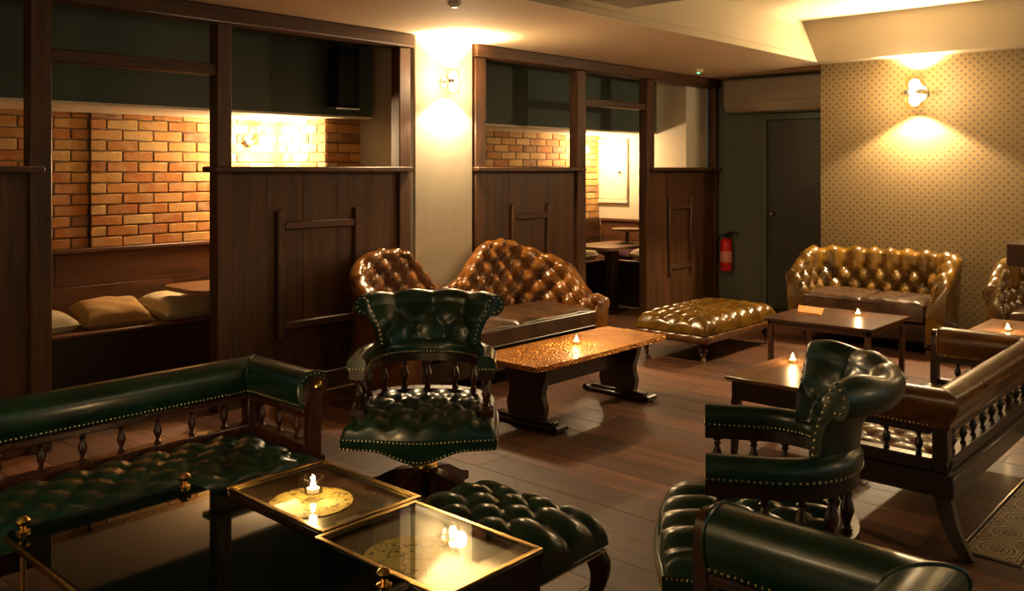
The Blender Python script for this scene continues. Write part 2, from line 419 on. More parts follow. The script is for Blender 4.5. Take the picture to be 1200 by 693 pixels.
# ------------------------------------------------------------------ tufting
def tuft(u, v, pu, pv, v0, v1):
    vc = min(max(v, v0), v1); ov = (v-vc)/pv
    p = u/pu - vc/(2*pv); q = u/pu + vc/(2*pv)
    a = abs(math.sin(PI*p)); b = abs(math.sin(PI*q))
    dp = p-round(p); dq = q-round(q)
    r2 = dp*dp+dq*dq+0.35*ov*ov
    return 0.66*(a*b)**0.62 + 0.34*(1-math.exp(-r2/0.03))
def cushion(name, mat, parent, hx, hy, z0, h, amp=0.0, pu=0.12, pv=0.08, nx=40, ny=40, warp=None, edge=6.0, sharp=0.5, buttons=None, crown=0.0, umarg=0.8, label=None, kind=None):
    jmax = int(umarg*hy/pv)
    def surf(s, t):
        es = max(0.0, 1-abs(s)**edge); et = max(0.0, 1-abs(t)**edge)
        e = (es*et)**sharp
        x, y = s*hx, t*hy
        z = z0 + h*e + crown*(1-s*s)*(1-t*t)
        if amp: z -= amp*(1-tuft(x, y, pu, pv, -jmax*pv, jmax*pv))*min(1, e*1.2)
        if warp: x, y, z = warp(x, y, z)
        return (x, y, z)
    P = []
    for i in range(nx+1):
        s = math.sin(PI/2*(-1+2*i/nx)*0.97)/math.sin(PI/2*0.97) if not amp else 0.55*math.sin(PI/2*(-1+2*i/nx)) + 0.45*(-1+2*i/nx)
        P.append([surf(s, 0.55*math.sin(PI/2*(-1+2*j/ny)) + 0.45*(-1+2*j/ny)) for j in range(ny+1)])
    mb = MB().grid(P)
    # flat underside following the rim
    rim = [P[i][0] for i in range(nx+1)] + [P[nx][j] for j in range(1, ny+1)] + [P[i][ny] for i in range(nx-1, -1, -1)] + [P[0][j] for j in range(ny-1, 0, -1)]
    o = len(mb.v); mb.v += rim; mb.f.append(tuple(range(o, o+len(rim))))
    ob = mb.build(name, mat, parent, kind, label, ang=70)
    if amp and buttons:
        bm = MB()
        for j in range(-jmax, jmax+1):
            n = int(hx/pu)+1
            for i in range(-n, n+1):
                x = i*pu + (pu/2 if j % 2 else 0); y = j*pv
                if abs(x) < hx*0.88 and abs(y) < hy*0.92: bm.nail(Vector(surf(x/hx, y/hy))-Vector((0, 0, 0.001)), (0, 0, 1), 0.009)
        bm.build('buttons', buttons, ob, 'stuff')
    return ob
def ushape(hx, yf, yb, r, n=12, step=0.02):
    """U path open to the front (-Y): front-left, round the back, front-right; returns points with outward normals and arc lengths."""
    pts = []
    k = max(2, int((yb-r-yf)/step))
    for i in range(k): pts.append((-hx, yf+(yb-r-yf)*i/k, -1, 0))
    m = max(4, int(PI/2*r/step))
    for i in range(m):
        a = PI - PI/2*i/m; pts.append((-hx+r+r*math.cos(a), yb-r+r*math.sin(a), math.cos(a), math.sin(a)))
    k2 = max(1, int((2*hx-2*r)/step))
    for i in range(k2): pts.append((-hx+r+(2*hx-2*r)*i/k2, yb, 0, 1))
    for i in range(m):
        a = PI/2 - PI/2*i/m; pts.append((hx-r+r*math.cos(a), yb-r+r*math.sin(a), math.cos(a), math.sin(a)))
    for i in range(k+1): pts.append((hx, yb-r+(yf-yb+r)*i/k, 1, 0))
    L = [0.0]
    for a, b in zip(pts, pts[1:]): L.append(L[-1]+math.hypot(b[0]-a[0], b[1]-a[1]))
    return pts, L
def arcpath(r, a0, a1, n, cx=0, cy=0):
    pts = []; L = []
    for i in range(n+1):
        a = a0+(a1-a0)*i/n; pts.append((cx+r*math.cos(a), cy+r*math.sin(a), math.cos(a), math.sin(a))); L.append(abs(a1-a0)*r*i/n)
    return pts, L
def tub(name, mat, parent, path, ztop, zs, zb, r, lean, pu, pv, amp, nvi=26, nvr=16, back=0.6, buttons=None, nails=True, label=None, rows=None, tail=-0.25, inner=1.0, backpts=None):
    pts, L = path; U0 = L[-1]/2
    def sect(i, v_frac_list=None):
        x, y, nx, ny = pts[i]; zt = ztop(x, y) if callable(ztop) else ztop
        h = zt-r-zs; ln = math.hypot(h, lean); ni = (-h/ln, lean/ln)
        out = []; vv = []
        for k in range(nvi):
            t = k/nvi; sl = lean*inner*max(t, 1e-4)**(inner-1); q = math.hypot(h, sl)
            out.append((lean*t**inner, zs+h*t, -h/q, sl/q)); vv.append(ln*t)
        for k in range(nvr+1):
            a = PI + (tail*PI-PI)*k/nvr
            out.append((lean+r+r*math.cos(a), zt-r+r*math.sin(a), math.cos(a), math.sin(a))); vv.append(ln+r*(PI-a))
        for o_, z_ in (backpts or [(lean+r*(1+back), zs+(zb-zs)*0.35 if zs > zb else zb), (lean*0.6+r*(1+back*0.9), zb)]): out.append((o_, z_, 1, 0)); vv.append(9)
        out.append((0.0, zb, 0, -1)); vv.append(9)
        return out, vv, ln
    P = []; secs = []
    for i in range(len(pts)):
        out, vv, ln = sect(i); x, y, nx, ny = pts[i]; row = []
        vmax = ln+r*1.2 if rows is None else rows*pv
        for (o, z, no, nz), v in zip(out, vv):
            d = 0.0
            if amp and v < 9:
                fade = max(0.0, min(1.0, (ln+r*2.3-v)/(r*0.9)))*min(1.0, v/0.03+0.3)
                d = amp*(tuft(L[i]-U0, v, pu, pv, pv*0.999, vmax)-0.75)*fade
            oo, zz = o+no*d, z+nz*d
            row.append((x+nx*oo, y+ny*oo, zz))
        P.append(row); secs.append((out, vv, ln))
    ob = MB().grid(P, closev=True, cap=True).build(name, mat, parent, None, label, ang=75)
    if buttons and amp:
        bm = MB()
        for i in range(len(pts)):
            pass
        j = 1
        out0 = max(s[2] for s in secs)
        while j*pv < out0+r*1.2:
            n = int(U0/pu)+1
            for q in range(-n, n+1):
                u = q*pu + (pu/2 if j % 2 else 0)
                if abs(u) > U0*0.97: continue
                i = min(range(len(L)), key=lambda k: abs(L[k]-U0-u))
                out, vv, ln = secs[i]
                if j*pv > ln+r*1.2 or (rows and j > rows): continue
                k = min(range(nvi+nvr), key=lambda k: abs(vv[k]-j*pv))
                o, z, no, nz = out[k]; x, y, nx, ny = pts[i]; d = -amp*0.72
                bm.nail((x+nx*(o+no*d), y+ny*(o+no*d), z+nz*d), (nx*no, ny*no, nz), 0.009)
            j += 1
        bm.build('buttons', buttons, ob, 'stuff')
    if nails:
        nm = MB()
        for i, sgn in ((0, -1), (len(pts)-1, 1)):
            out = secs[i][0]; x, y, nx, ny = pts[i]
            tx, ty = (ny, -nx) if sgn > 0 else (-ny, nx)      # tangent pointing out of the end
            ring = [(o-no*0.016, z-nz*0.016) for (o, z, no, nz) in out[:nvi+nvr+1]]
            acc = 0; last = None
            for o, z in ring:
                if last is not None: acc += math.hypot(o-last[0], z-last[1])
                if last is None or acc >= 0.017:
                    acc = 0; nm.nail((x+nx*o+tx*0.001, y+ny*o+ty*0.001, z), (tx, ty, 0), 0.0058)
                last = (o, z)
        nm.build('nail_trim', 'nail', ob, 'stuff')
    return ob
def sweep(mb, path, section, cap=True):
    pts, L = path
    P = [[(x+nx*o, y+ny*o, z) for o, z in section] for x, y, nx, ny in pts]
    return mb.grid(P, closev=True, cap=cap)
def spindle_mesh(h, r=0.017):
    prof = [(0.62, 0), (0.75, 0.02), (0.75, 0.06), (0.45, 0.09), (0.70, 0.12), (0.42, 0.16), (0.55, 0.25), (0.95, 0.40), (1.0, 0.48), (0.85, 0.58), (0.50, 0.74), (0.45, 0.80), (0.78, 0.84), (0.45, 0.88), (0.72, 0.92), (0.72, 0.98), (0.6, 1.0)]
    return MB().lathe([(a*r, b*h) for a, b in prof], 10).mesh('spindle')
def put(me, name, mat, parent, loc=(0, 0, 0), rz=0.0, scale=None):
    o = obj(name, me, mat, parent); o.location = loc; o.rotation_euler = (0, 0, rz)
    if scale: o.scale = scale
    return o
# ------------------------------------------------------------------ floor: planks run across the room (along Y)
floor = struct('floor', 'dark wooden plank floor of the lounge', 'floor', 'subfloor', [(-1.7, 9.1, -2.7, 6.5, -0.08, -0.006)])
PW, PLN = 0.205, 1.55
plank_me = {}
def plank(x, y0, y1):
    ln = round(y1-y0, 3)
    if ln < 0.08: return
    if ln not in plank_me:
        plank_me[ln] = MB().box(0.0008, PW-0.0008, 0.0008, ln-0.0008, -0.012, 0.0, 0.0009).mesh('plank')
    o = put(plank_me[ln], 'plank', 'plank', floor, (x, y0, random.uniform(-0.0012, 0)))
nx = int(10.7/PW)+1
for i in range(nx):
    x = -1.7+i*PW
    y = -2.7 - random.choice((0.0, 0.35, 0.75, 1.15))
    yend = 5.02 if x < 1.1 else 6.45
    while y < yend:
        a, b = max(y, -2.7), min(y+PLN, yend)
        if 3.77 <= x+PW*0.5 < 8.3 and b > 0.82 and a < 1.06:          # leave the tile strip free
            if a < 0.82: plank(x, a, 0.82)
            if b > 1.06: plank(x, 1.06, b)
        else: plank(x, a, b)
        y += PLN
tiles = struct('floor_tiles', 'strip of patterned encaustic floor tiles edged with metal trim', 'floor tiles', 'subfloor', [(3.77, 8.28, 0.82, 1.06, -0.02, -0.004)])
tm = MB().box(-0.0985, 0.0985, -0.0985, 0.0985, -0.006, 0.0015, 0.0015).mesh('tile')
for i in range(22): put(tm, 'tile', 'tile', tiles, (3.89+0.2*i, 0.94, 0), random.choice((0, PI/2, PI)))
for y in (0.822, 1.05): part('metal_trim', 'chrome', tiles, b=(3.77, 8.28, y, y+0.008, -0.006, 0.003), ch=0.001)
part('metal_trim', 'darkwood', tiles, b=(3.765, 3.79, 0.832, 1.048, -0.006, 0.003), ch=0.001)

# ------------------------------------------------------------------ shell
wall_right = struct('wall_right', 'wallpapered wall with small lattice pattern behind the chesterfields', 'wall', 'wallpaper', [(8.28, 9.15, -2.7, 3.52, 0, 2.52)])
struct('baseboard_right', 'dark skirting board along the wallpapered wall', 'baseboard', 'darkwood', [(8.262, 8.281, -2.6, 3.51, 0, 0.13)], 0.004)
wall_back = struct('wall_back', 'grey green painted end wall with the air conditioner', 'wall', 'walldark', [(9.0, 9.15, 3.52, 5.15, 0, 2.52)])
struct('wall_left', 'plain plaster wall at the other end of the lounge', 'wall', 'plaster', [(-1.75, -1.6, -2.7, 5.1, 0, 2.95)])
WX = [(-0.6, 1.3), (2.0, 3.9), (4.6, 6.5)]                 # unseen windows added opposite the partition to let in fill light
struct('wall_front', 'plain plaster wall with added fill windows opposite the timber partition', 'wall', 'plaster',
       [(-1.75, 8.3, -2.8, -2.65, 0, 0.9), (-1.75, 8.3, -2.8, -2.65, 2.35, 2.95)] + [(a, b, -2.8, -2.65, 0.9, 2.35) for a, b in zip([-1.75]+[q[1] for q in WX], [q[0] for q in WX]+[8.3])])
for i, (a, b) in enumerate(WX):
    w = thing('window_%d' % (i+1), 'unseen dark framed window added for fill light in the plaster wall', 'window', (a, -2.74, 0.9), 0, 'added fill windows', 'structure')
    for q in ((0, b-a, 0, 0.05), (0, b-a, 1.40, 1.45), (0, 0.05, 0.05, 1.40), (b-a-0.05, b-a, 0.05, 1.40), ((b-a)/2-0.025, (b-a)/2+0.025, 0.05, 1.40)): part('frame', 'darkwood', w, b=(q[0], q[1], -0.03, 0.03, q[2], q[3]))
    for q in ((0.05, (b-a)/2-0.025), ((b-a)/2+0.025, b-a-0.05)): part('pane', 'glass', w, b=(q[0], q[1], -0.004, 0.004, 0.05, 1.40), ch=0.001)
wall_pier = struct('wall_pier', 'beige plaster pier between the two timber partitions', 'wall', 'plaster', [(4.45, 5.06, 5.0, 6.45, 0, 2.52)], 0.006)
struct('ceiling', 'cream low ceiling band above the partition', 'ceiling', 'ceiling', [(-1.75, 9.15, 3.50, 6.5, 2.5, 2.56), (8.262, 9.15, -2.7, 3.499, 2.5, 2.56)])
tray = tag(MB().prism([(3.48, 2.4995), (3.64, 2.92), (3.66, 2.92), (3.498, 2.4995)], -1.7, 8.11, 'x').build('ceiling_tray_side', 'tray'), 'sloping white side of the raised ceiling tray', 'ceiling', kind='structure')
struct('ceiling_tray_end', 'upstand of the ceiling tray above the wallpaper, its dimness put into the colour', 'ceiling', 'traydim', [(8.11, 8.26, -2.7, 3.66, 2.4995, 2.92)])
struct('ceiling_tray_top', 'white upper ceiling inside the tray', 'ceiling', 'tray', [(-1.75, 8.26, -2.7, 3.75, 2.90, 2.96)])
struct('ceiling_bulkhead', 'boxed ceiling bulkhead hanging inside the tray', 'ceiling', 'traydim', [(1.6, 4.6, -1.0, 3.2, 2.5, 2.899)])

# nooks behind the partition
struct('wall_nook_bulkhead_near', 'dark green bulkhead above the near brick nook', 'wall', 'greengrey', [(1.1, 4.45, 5.5, 6.45, 1.905, 2.499)])
struct('wall_nook_bulkhead_far', 'dark green bulkhead above the far nook', 'wall', 'greengrey', [(5.06, 8.5, 5.5, 6.45, 1.905, 2.499)])
struct('ceiling_nook_near', 'low cream soffit over the near nook bench', 'ceiling', 'tray', [(1.1, 4.45, 5.5, 6.40, 1.888, 1.904)])
struct('ceiling_nook_far', 'low cream soffit over the far nook bench', 'ceiling', 'tray', [(5.06, 8.5, 5.5, 6.40, 1.888, 1.904)])
struct('wall_nook_side', 'plain side wall closing the near nook', 'wall', 'greengrey', [(1.02, 1.1, 5.06, 6.45, 0, 2.499)])
wall_nook_end = struct('wall_nook_end', 'cream plaster end wall of the far nook', 'wall', 'whitewall', [(8.5, 8.95, 5.12, 6.45, 0, 2.499)])
BL, BH, BJ, BC = 0.215, 0.065, 0.010, 0.075
brick_me = {}
def brick_wall(name, label, core, faces):
    w = struct(name, label, 'brick wall', 'mortar', core)
    for axis, at, a0, a1, z0, z1 in faces:
        row = 0; z = z0
        while z < z1-0.012:
            h = min(BH, z1-z)
            a = a0 - (0.1125 if row % 2 else 0.0)
            while a < a1-0.015:
                s, e = max(a, a0), min(a+BL, a1)
                ln = round(e-s, 3)
                if ln > 0.02:
                    k = (ln, round(h, 3), axis)
                    if k not in brick_me:
                        d = 0.022
                        brick_me[k] = (MB().box(0, ln, -0.008, d, 0, h, 0.004) if axis == 'x' else MB().box(-0.008, d, 0, ln, 0, h, 0.004)).mesh('brick')
                    j = random.uniform(-0.002, 0.002)
                    put(brick_me[k], 'brick', 'brick', w, (s, at+j, z) if axis == 'x' else (at+j, s, z))
                a += BL+BJ
            z += BC; row += 1
    return w
brick_wall('wall_brick_near', 'warm orange brick wall of the near nook lit by a bare bulb', [(2.62, 4.5, 6.30, 6.45, 0, 1.9), (1.1, 2.62, 6.322, 6.45, 0, 1.9), (4.125, 4.449, 5.655, 6.30, 0, 1.9)],
           [('x', 6.30, 2.62, 4.10, 0.955, 1.888), ('x', 6.322, 1.60, 2.618, 0.955, 1.888), ('y', 4.125, 5.655, 6.285, 0.955, 1.888), ('x', 5.655, 4.125, 4.448, 0.955, 1.888)])
brick_wall('wall_brick_far', 'pale orange brick wall of the far nook', [(5.06, 7.4, 6.27, 6.45, 0, 1.9), (7.4, 8.5, 6.30, 6.45, 0, 1.9)],
           [('x', 6.27, 5.08, 7.398, 0.93, 1.888), ('x', 6.30, 7.41, 8.49, 0.93, 1.888)])

# ------------------------------------------------------------------ timber partition
def moulding(p, x0, x1, z0, z1):
    for a in (x0, x1-0.055): part('moulding_stile', 'post', p, b=(a, a+0.055, 5.002, 5.032, z0, z1), ch=0.008)
    for z in (z0+0.06, z1-0.13): part('moulding_rail', 'beam', p, b=(x0+0.056, x1-0.056, 5.006, 5.032, z, z+0.055), ch=0.008)
def boards(p, x0, x1, z1, w=0.27):
    n = max(1, round((x1-x0)/w)); w = (x1-x0)/n
    for i in range(n): part('board', 'partition', p, b=(x0+i*w+0.0005, x0+(i+1)*w-0.0005, 5.03+random.uniform(-0.001, 0.001), 5.055, 0, z1), ch=0.001)
def posts(p, xs):
    for a, b in xs: part('post', 'post', p, b=(a, b, 5.0, 5.10, 0, 2.40), ch=0.006)
pn = thing('wall_partition_near', 'dark timber partition with panelled dado before the near brick nook', 'partition', kind='structure')
posts(pn, [(1.77, 1.88), (2.84, 2.94), (4.30, 4.41), (0.62, 0.73)])
part('beam', 'beam', pn, b=(-1.59, 4.42, 4.965, 5.12, 2.40, 2.499), ch=0.008)
part('rail', 'beam', pn, b=(1.881, 2.839, 5.01, 5.09, 2.075, 2.145), ch=0.006)
part('ledge', 'beam', pn, b=(2.80, 4.40, 4.955, 5.115, 1.478, 1.515), ch=0.006)
part('ledge', 'beam', pn, b=(-1.59, 1.83, 4.955, 5.115, 1.478, 1.515), ch=0.006)
boards(pn, 2.94, 4.30, 1.478); boards(pn, -1.59, 1.77, 1.478, 0.3)
moulding(pn, 3.27, 3.95, 0.38, 1.23); moulding(pn, 0.8, 1.45, 0.38, 1.23)
part('skirting', 'beam', pn, b=(2.94, 4.30, 5.012, 5.03, 0, 0.12)); 
pf = thing('wall_partition_far', 'dark timber partition with doorway before the far nook', 'partition', kind='structure')
posts(pf, [(5.095, 5.22), (6.42, 6.55), (7.55, 7.69), (8.93, 8.999)])
part('beam', 'beam', pf, b=(5.08, 8.999, 4.965, 5.12, 2.40, 2.499), ch=0.008)
part('rail', 'beam', pf, b=(6.551, 7.549, 5.01, 5.09, 2.09, 2.155), ch=0.006)
part('ledge', 'beam', pf, b=(5.08, 6.50, 4.955, 5.115, 1.478, 1.515), ch=0.006)
part('ledge', 'beam', pf, b=(7.60, 8.999, 4.955, 5.115, 1.478, 1.515), ch=0.006)
boards(pf, 5.22, 6.42, 1.478); boards(pf, 7.69, 8.93, 1.478)
moulding(pf, 5.54, 6.06, 0.38, 1.20); moulding(pf, 7.98, 8.46, 0.38, 1.20)

# door and frame in the end wall
door = struct('door_1', 'dark green flush door in the end wall', 'door', 'doorgreen', [(8.972, 8.999, 3.56, 4.40, 0.005, 2.02)], 0.004)
for b in ((8.955, 8.999, 4.405, 4.47, 0, 2.09), (8.955, 8.999, 3.525, 4.405, 2.025, 2.09)): part('door_frame', 'walldark', door, b=b)
MB().lathe([(0.008, 0), (0.008, 0.03), (0.022, 0.035), (0.026, 0.05), (0.018, 0.065)], 12, Matrix.Translation((8.972, 4.33, 1.02)) @ Matrix.Rotation(-PI/2, 4, 'Y')).build('door_knob', 'chrome', door)

# ------------------------------------------------------------------ nook fittings
def nook_bench(name, label, x0, x1, yf, yb, zt, dado, dado_z):
    t = thing(name, label, 'bench', ((x0+x1)/2, yf, 0)); cx = (x0+x1)/2
    part('plinth', 'darkwood', t, b=(x0-cx, x1-cx, 0.03, 0.05, 0, zt-0.03))
    part('seat_board', 'nookdado', t, b=(x0-cx, x1-cx, -0.015, yb-yf-0.03, zt-0.029, zt), ch=0.008)
    z = zt+0.002; hh = (dado_z-zt-0.03)/2
    L = x1-x0
    for r in range(2):
        k = 0; x = x0-cx
        cuts = [0, 0.42*L, L] if r else [0, 0.7*L, L]
        for a, b in zip(cuts, cuts[1:]): part('back_board', 'nookdado', t, b=(x+a, x+b-0.002, yb-yf-0.028, yb-yf-0.004, z, z+hh-0.002), ch=0.003)
        z += hh
    part('cap_rail', 'nookdado', t, b=(x0-cx, x1-cx, yb-yf-0.045, yb-yf-0.004, dado_z-0.03, dado_z), ch=0.006)
    return t
nook_bench('nook_bench', 'built-in wooden bench under the warm orange brick wall', 1.12, 4.10, 5.74, 6.29, 0.47, True, 0.955)
nook_bench('nook_bench', 'built-in wooden bench under the pale brick wall of the far nook', 5.10, 8.05, 5.86, 6.26, 0.50, True, 0.925)
t = thing('nook_side_bench', 'short built-in bench along the cream end wall of the far nook', 'bench', (8.08, 5.15, 0))
part('plinth', 'darkwood', t, b=(0.03, 0.05, 0, 1.105, 0, 0.47)); part('seat_board', 'nookdado', t, b=(-0.015, 0.38, 0, 1.105, 0.471, 0.5), ch=0.008)
part('back_board', 'nookdado', t, b=(0.385, 0.415, 0, 1.105, 0.502, 0.70), ch=0.003); part('back_board', 'nookdado', t, b=(0.385, 0.415, 0, 1.105, 0.702, 0.89), ch=0.003)
part('cap_rail', 'nookdado', t, b=(0.37, 0.415, 0, 1.105, 0.892, 0.925), ch=0.006)

for za, zb in ((0.502, 0.70), (0.702, 0.925)): part('back_board', 'nookdado', t, b=(-0.02, 0.384, 1.11, 1.135, za, zb), ch=0.003)
def pillow(name, label, mat, x, y, z, hx, hy, h, rz, tilt, group=None):
    t = thing(name, label, 'cushion', (x, y, z), rz, group)
    def mesh(sgn):
        P = []
        for i in range(25):
            row = []
            for j in range(25):
                s = -1+2*i/24; q = -1+2*j/24
                e = (max(0, 1-s**4)*max(0, 1-q**4))**0.5
                pin = 1-0.10*(1-s*s)*abs(q)**3; pin2 = 1-0.10*(1-q*q)*abs(s)**3
                w = 0.006*math.sin(7*s+3*q)*math.sin(5*q+x*9)
                row.append((s*hx*pin2, q*hy*pin, sgn*(h*e)+w*e*(1 if sgn > 0 else 0.3)))
            P.append(row)
        return P
    T = Matrix.Translation((0, 0, h*0.75)) @ Matrix.Rotation(tilt, 4, 'X')
    b = MB().grid(mesh(1), T=T); b.grid(mesh(-1), T=T)
    c = b.build('cover', mat, t, ang=60)
    rim = []
    for k in range(96):
        q = k/24; e = int(q); f = -1+2*(q-e)
        s_, q_ = [(f, -1), (1, f), (-f, 1), (-1, -f)][e]
        pin = 1-0.10*(1-s_*s_)*abs(q_)**3; pin2 = 1-0.10*(1-q_*q_)*abs(s_)**3
        rim.append(T @ Vector((s_*hx*pin2, q_*hy*pin, 0)))
    MB().tube(rim+rim[:1], 0.005, 6).build('piping', mat, t)
    return t
pillow('bench_cushion', 'cream cushion partly hidden by the left timber post', 'cream_cloth', 2.12, 5.98, 0.475, 0.21, 0.20, 0.075, 0.2, 0.10)
pillow('bench_cushion', 'tan knitted cushion between two cream cushions on the bench', 'tan_cloth', 2.61, 5.95, 0.475, 0.22, 0.18, 0.085, -0.12, 0.22)
pillow('bench_cushion', 'cream cotton cushion beside the tan knitted cushion', 'cream_cloth', 3.09, 5.97, 0.475, 0.22, 0.19, 0.085, 0.15, 0.18)
pillow('bench_cushion', 'purple cushion on the near nook bench under the table edge', 'purple_cloth', 3.57, 5.99, 0.475, 0.22, 0.20, 0.085, 0.1, 0.15)
pillow('bench_cushion', 'cream cushion on the bench behind the far nook table', 'cream_cloth', 7.72, 6.04, 0.505, 0.24, 0.16, 0.08, 0.1, 0.12)
pillow('bench_cushion', 'purple cushion on the bench below the cream end wall', 'purple_cloth', 8.26, 5.82, 0.505, 0.18, 0.20, 0.07, 0.1, 0.1)
pillow('bench_cushion', 'cream cushion next to the purple one on the side bench', 'cream_cloth', 8.26, 5.42, 0.505, 0.18, 0.16, 0.07, -0.1, 0.1)

def slab_table(name, label, x, y, z, hx, hy, rc, th=0.03):
    t = thing(name, label, 'table', (x, y, 0))
    poly = []
    for cx, cy, a0 in ((hx-rc, hy-rc, 0), (-hx+rc, hy-rc, PI/2), (-hx+rc, -hy+rc, PI), (hx-rc, -hy+rc, 1.5*PI)):
        for k in range(9): a = a0+PI/2*k/8; poly.append((cx+rc*math.cos(a), cy+rc*math.sin(a)))
    MB().prism(poly, z-th, z, 'z').build('tabletop', 'oaktop', t)
    part('pedestal', 'darkwood', t, b=(-0.06, 0.06, -0.05, 0.05, 0.03, z-th))
    part('foot', 'darkwood', t, b=(-0.22, 0.22, -0.05, 0.05, 0, 0.03)); part('cross_bar', 'darkwood', t, b=(-0.18, 0.18, -0.045, 0.045, z-th-0.035, z-th))
    return t
slab_table('pedestal_table', 'oak pedestal table in the near brick nook', 3.35, 5.66, 0.70, 0.42, 0.27, 0.12)
slab_table('pedestal_table', 'larger pedestal table seen through the far doorway', 7.62, 5.48, 0.71, 0.42, 0.28, 0.12)
ss = thing('serving_stand', 'small raised serving stand on the far nook table', 'stand', (7.88, 5.47, 0.7102))
MB().lathe([(0.07, 0), (0.07, 0.008), (0.02, 0.016), (0.016, 0.13)], 20).build('stem', 'darkwood', ss); MB().lathe([(0.16, 0.1305), (0.165, 0.135), (0.165, 0.15), (0.16, 0.155)], 32).build('plate', 'oaktop', ss)
hatch = thing('cupboard_hatch', 'white framed cupboard hatch on the cream end wall', 'cupboard', (8.498, 5.88, 1.10))
for b in ((-0.03, 0, 0, 0.46, 0, 0.045), (-0.03, 0, 0, 0.46, 0.70, 0.745), (-0.03, 0, 0, 0.045, 0.046, 0.699), (-0.03, 0, 0.415, 0.46, 0.046, 0.699)): part('frame', 'whitewall', hatch, b=b, ch=0.006)
hd = part('door', 'whitewall', hatch, b=(-0.018, 0, 0.048, 0.412, 0.048, 0.697))
MB().lathe([(0.006, 0), (0.006, 0.02), (0.014, 0.024), (0.012, 0.034)], 10, Matrix.Translation((-0.018, 0.10, 0.36)) @ Matrix.Rotation(-PI/2, 4, 'Y')).build('knob', 'blackmetal', hd)

def bulb_lamp(name, label, x, y, z, power, wall='y'):
    t = thing(name, label, 'wall lamp', (x, y, z))
    R = Matrix.Rotation(PI/2, 4, 'X')
    MB().lathe([(0.052, 0), (0.052, 0.012), (0.040, 0.022), (0.012, 0.028)], 20, R).build('backplate', 'chrome', t)
    MB().tube([(0, -0.02, 0), (0.0, -0.06, 0.02), (0.03, -0.10, 0.06), (0.06, -0.11, 0.07)], 0.007, 8).build('arm', 'brass', t)
    MB().lathe([(0.012, 0.0), (0.016, -0.03), (0.03, -0.05)], 12, Matrix.Translation((0.065, -0.11, 0.085))).build('bulb_holder', 'brass', t)
    MB().lathe([(0.010, 0.0), (0.018, -0.015), (0.030, -0.045), (0.030, -0.06), (0.02, -0.08), (0.004, -0.088)], 14, Matrix.Translation((0.065, -0.11, 0.055))).build('bulb', 'bulb', t)
    lamp('bulb_light', 'POINT', (0.065, -0.21, 0.0), power, t, radius=0.05)
    return t
bulb_lamp('bulb_wall_lamp', 'bare bulb wall lamp with round plate on the orange bricks', 3.84, 6.29, 1.72, W_NOOK)
bulb_lamp('bulb_wall_lamp', 'bare bulb wall lamp on the pale bricks behind the doorway post', 8.02, 6.28, 1.72, W_NOOK*0.55)

sp = thing('loudspeaker', 'black loudspeaker hung under the beam in front of the brick pier', 'loudspeaker', (4.07, 5.37, 1.94))
part('cabinet', 'speaker', sp, b=(-0.10, 0.10, -0.06, 0.07, 0.01, 0.46), ch=0.008); part('grille', 'speaker', sp, b=(-0.094, 0.094, -0.072, -0.061, 0.02, 0.45), ch=0.004)
part('lower_strip', 'white', sp, b=(-0.095, 0.10, -0.07, -0.04, 0.0, 0.009), ch=0.002); part('wall_bracket', 'blackmetal', sp, b=(-0.02, 0.02, 0.071, 0.129, 0.18, 0.28))  # white strip along the cabinet's lower edge
ac = thing('air_conditioner', 'long off-white wall air conditioner above the door', 'air conditioner', (8.999, 3.60, 2.10))
MB().prism([(0, 0.02), (-0.10, 0.0), (-0.17, 0.02), (-0.205, 0.07), (-0.215, 0.12), (-0.215, 0.36), (0, 0.37)], 0.0, 1.22, 'y').build('casing', 'aircon', ac)
part('flap', 'aircon', ac, b=(-0.222, -0.214, 0.03, 1.19, 0.105, 0.118), ch=0.002); part('front_panel', 'aircon', ac, b=(-0.224, -0.216, 0.01, 1.21, 0.13, 0.35), ch=0.004)
fe = thing('fire_extinguisher', 'red fire extinguisher hung on the end wall beside the partition', 'fire extinguisher', (8.91, 4.86, 0.37))
MB().lathe([(0.05, 0), (0.062, 0.008), (0.065, 0.03), (0.065, 0.30), (0.058, 0.335), (0.035, 0.36), (0.02, 0.37)], 20).build('cylinder', 'red', fe)
MB().lathe([(0.0655, 0.10), (0.0658, 0.101), (0.0658, 0.22), (0.0655, 0.221)], 20, caps=False).build('label', 'label', fe)
v = MB().lathe([(0.022, 0.37), (0.022, 0.40), (0.014, 0.41)], 12); v.box(-0.012, 0.012, -0.075, 0.03, 0.405, 0.42, 0.003); v.box(-0.012, 0.012, -0.085, 0.02, 0.43, 0.443, 0.003, Matrix.Rotation(0.12, 4, 'X')); v.build('valve_handle', 'blackmetal', fe)
MB().tube([(0, 0.02, 0.40), (-0.02, 0.07, 0.39), (-0.03, 0.085, 0.30), (-0.03, 0.08, 0.12)], 0.009, 8).build('hose', 'blackmetal', fe)
MB().box(0.06, 0.089, -0.02, 0.02, 0.25, 0.34).build('wall_bracket', 'blackmetal', fe)

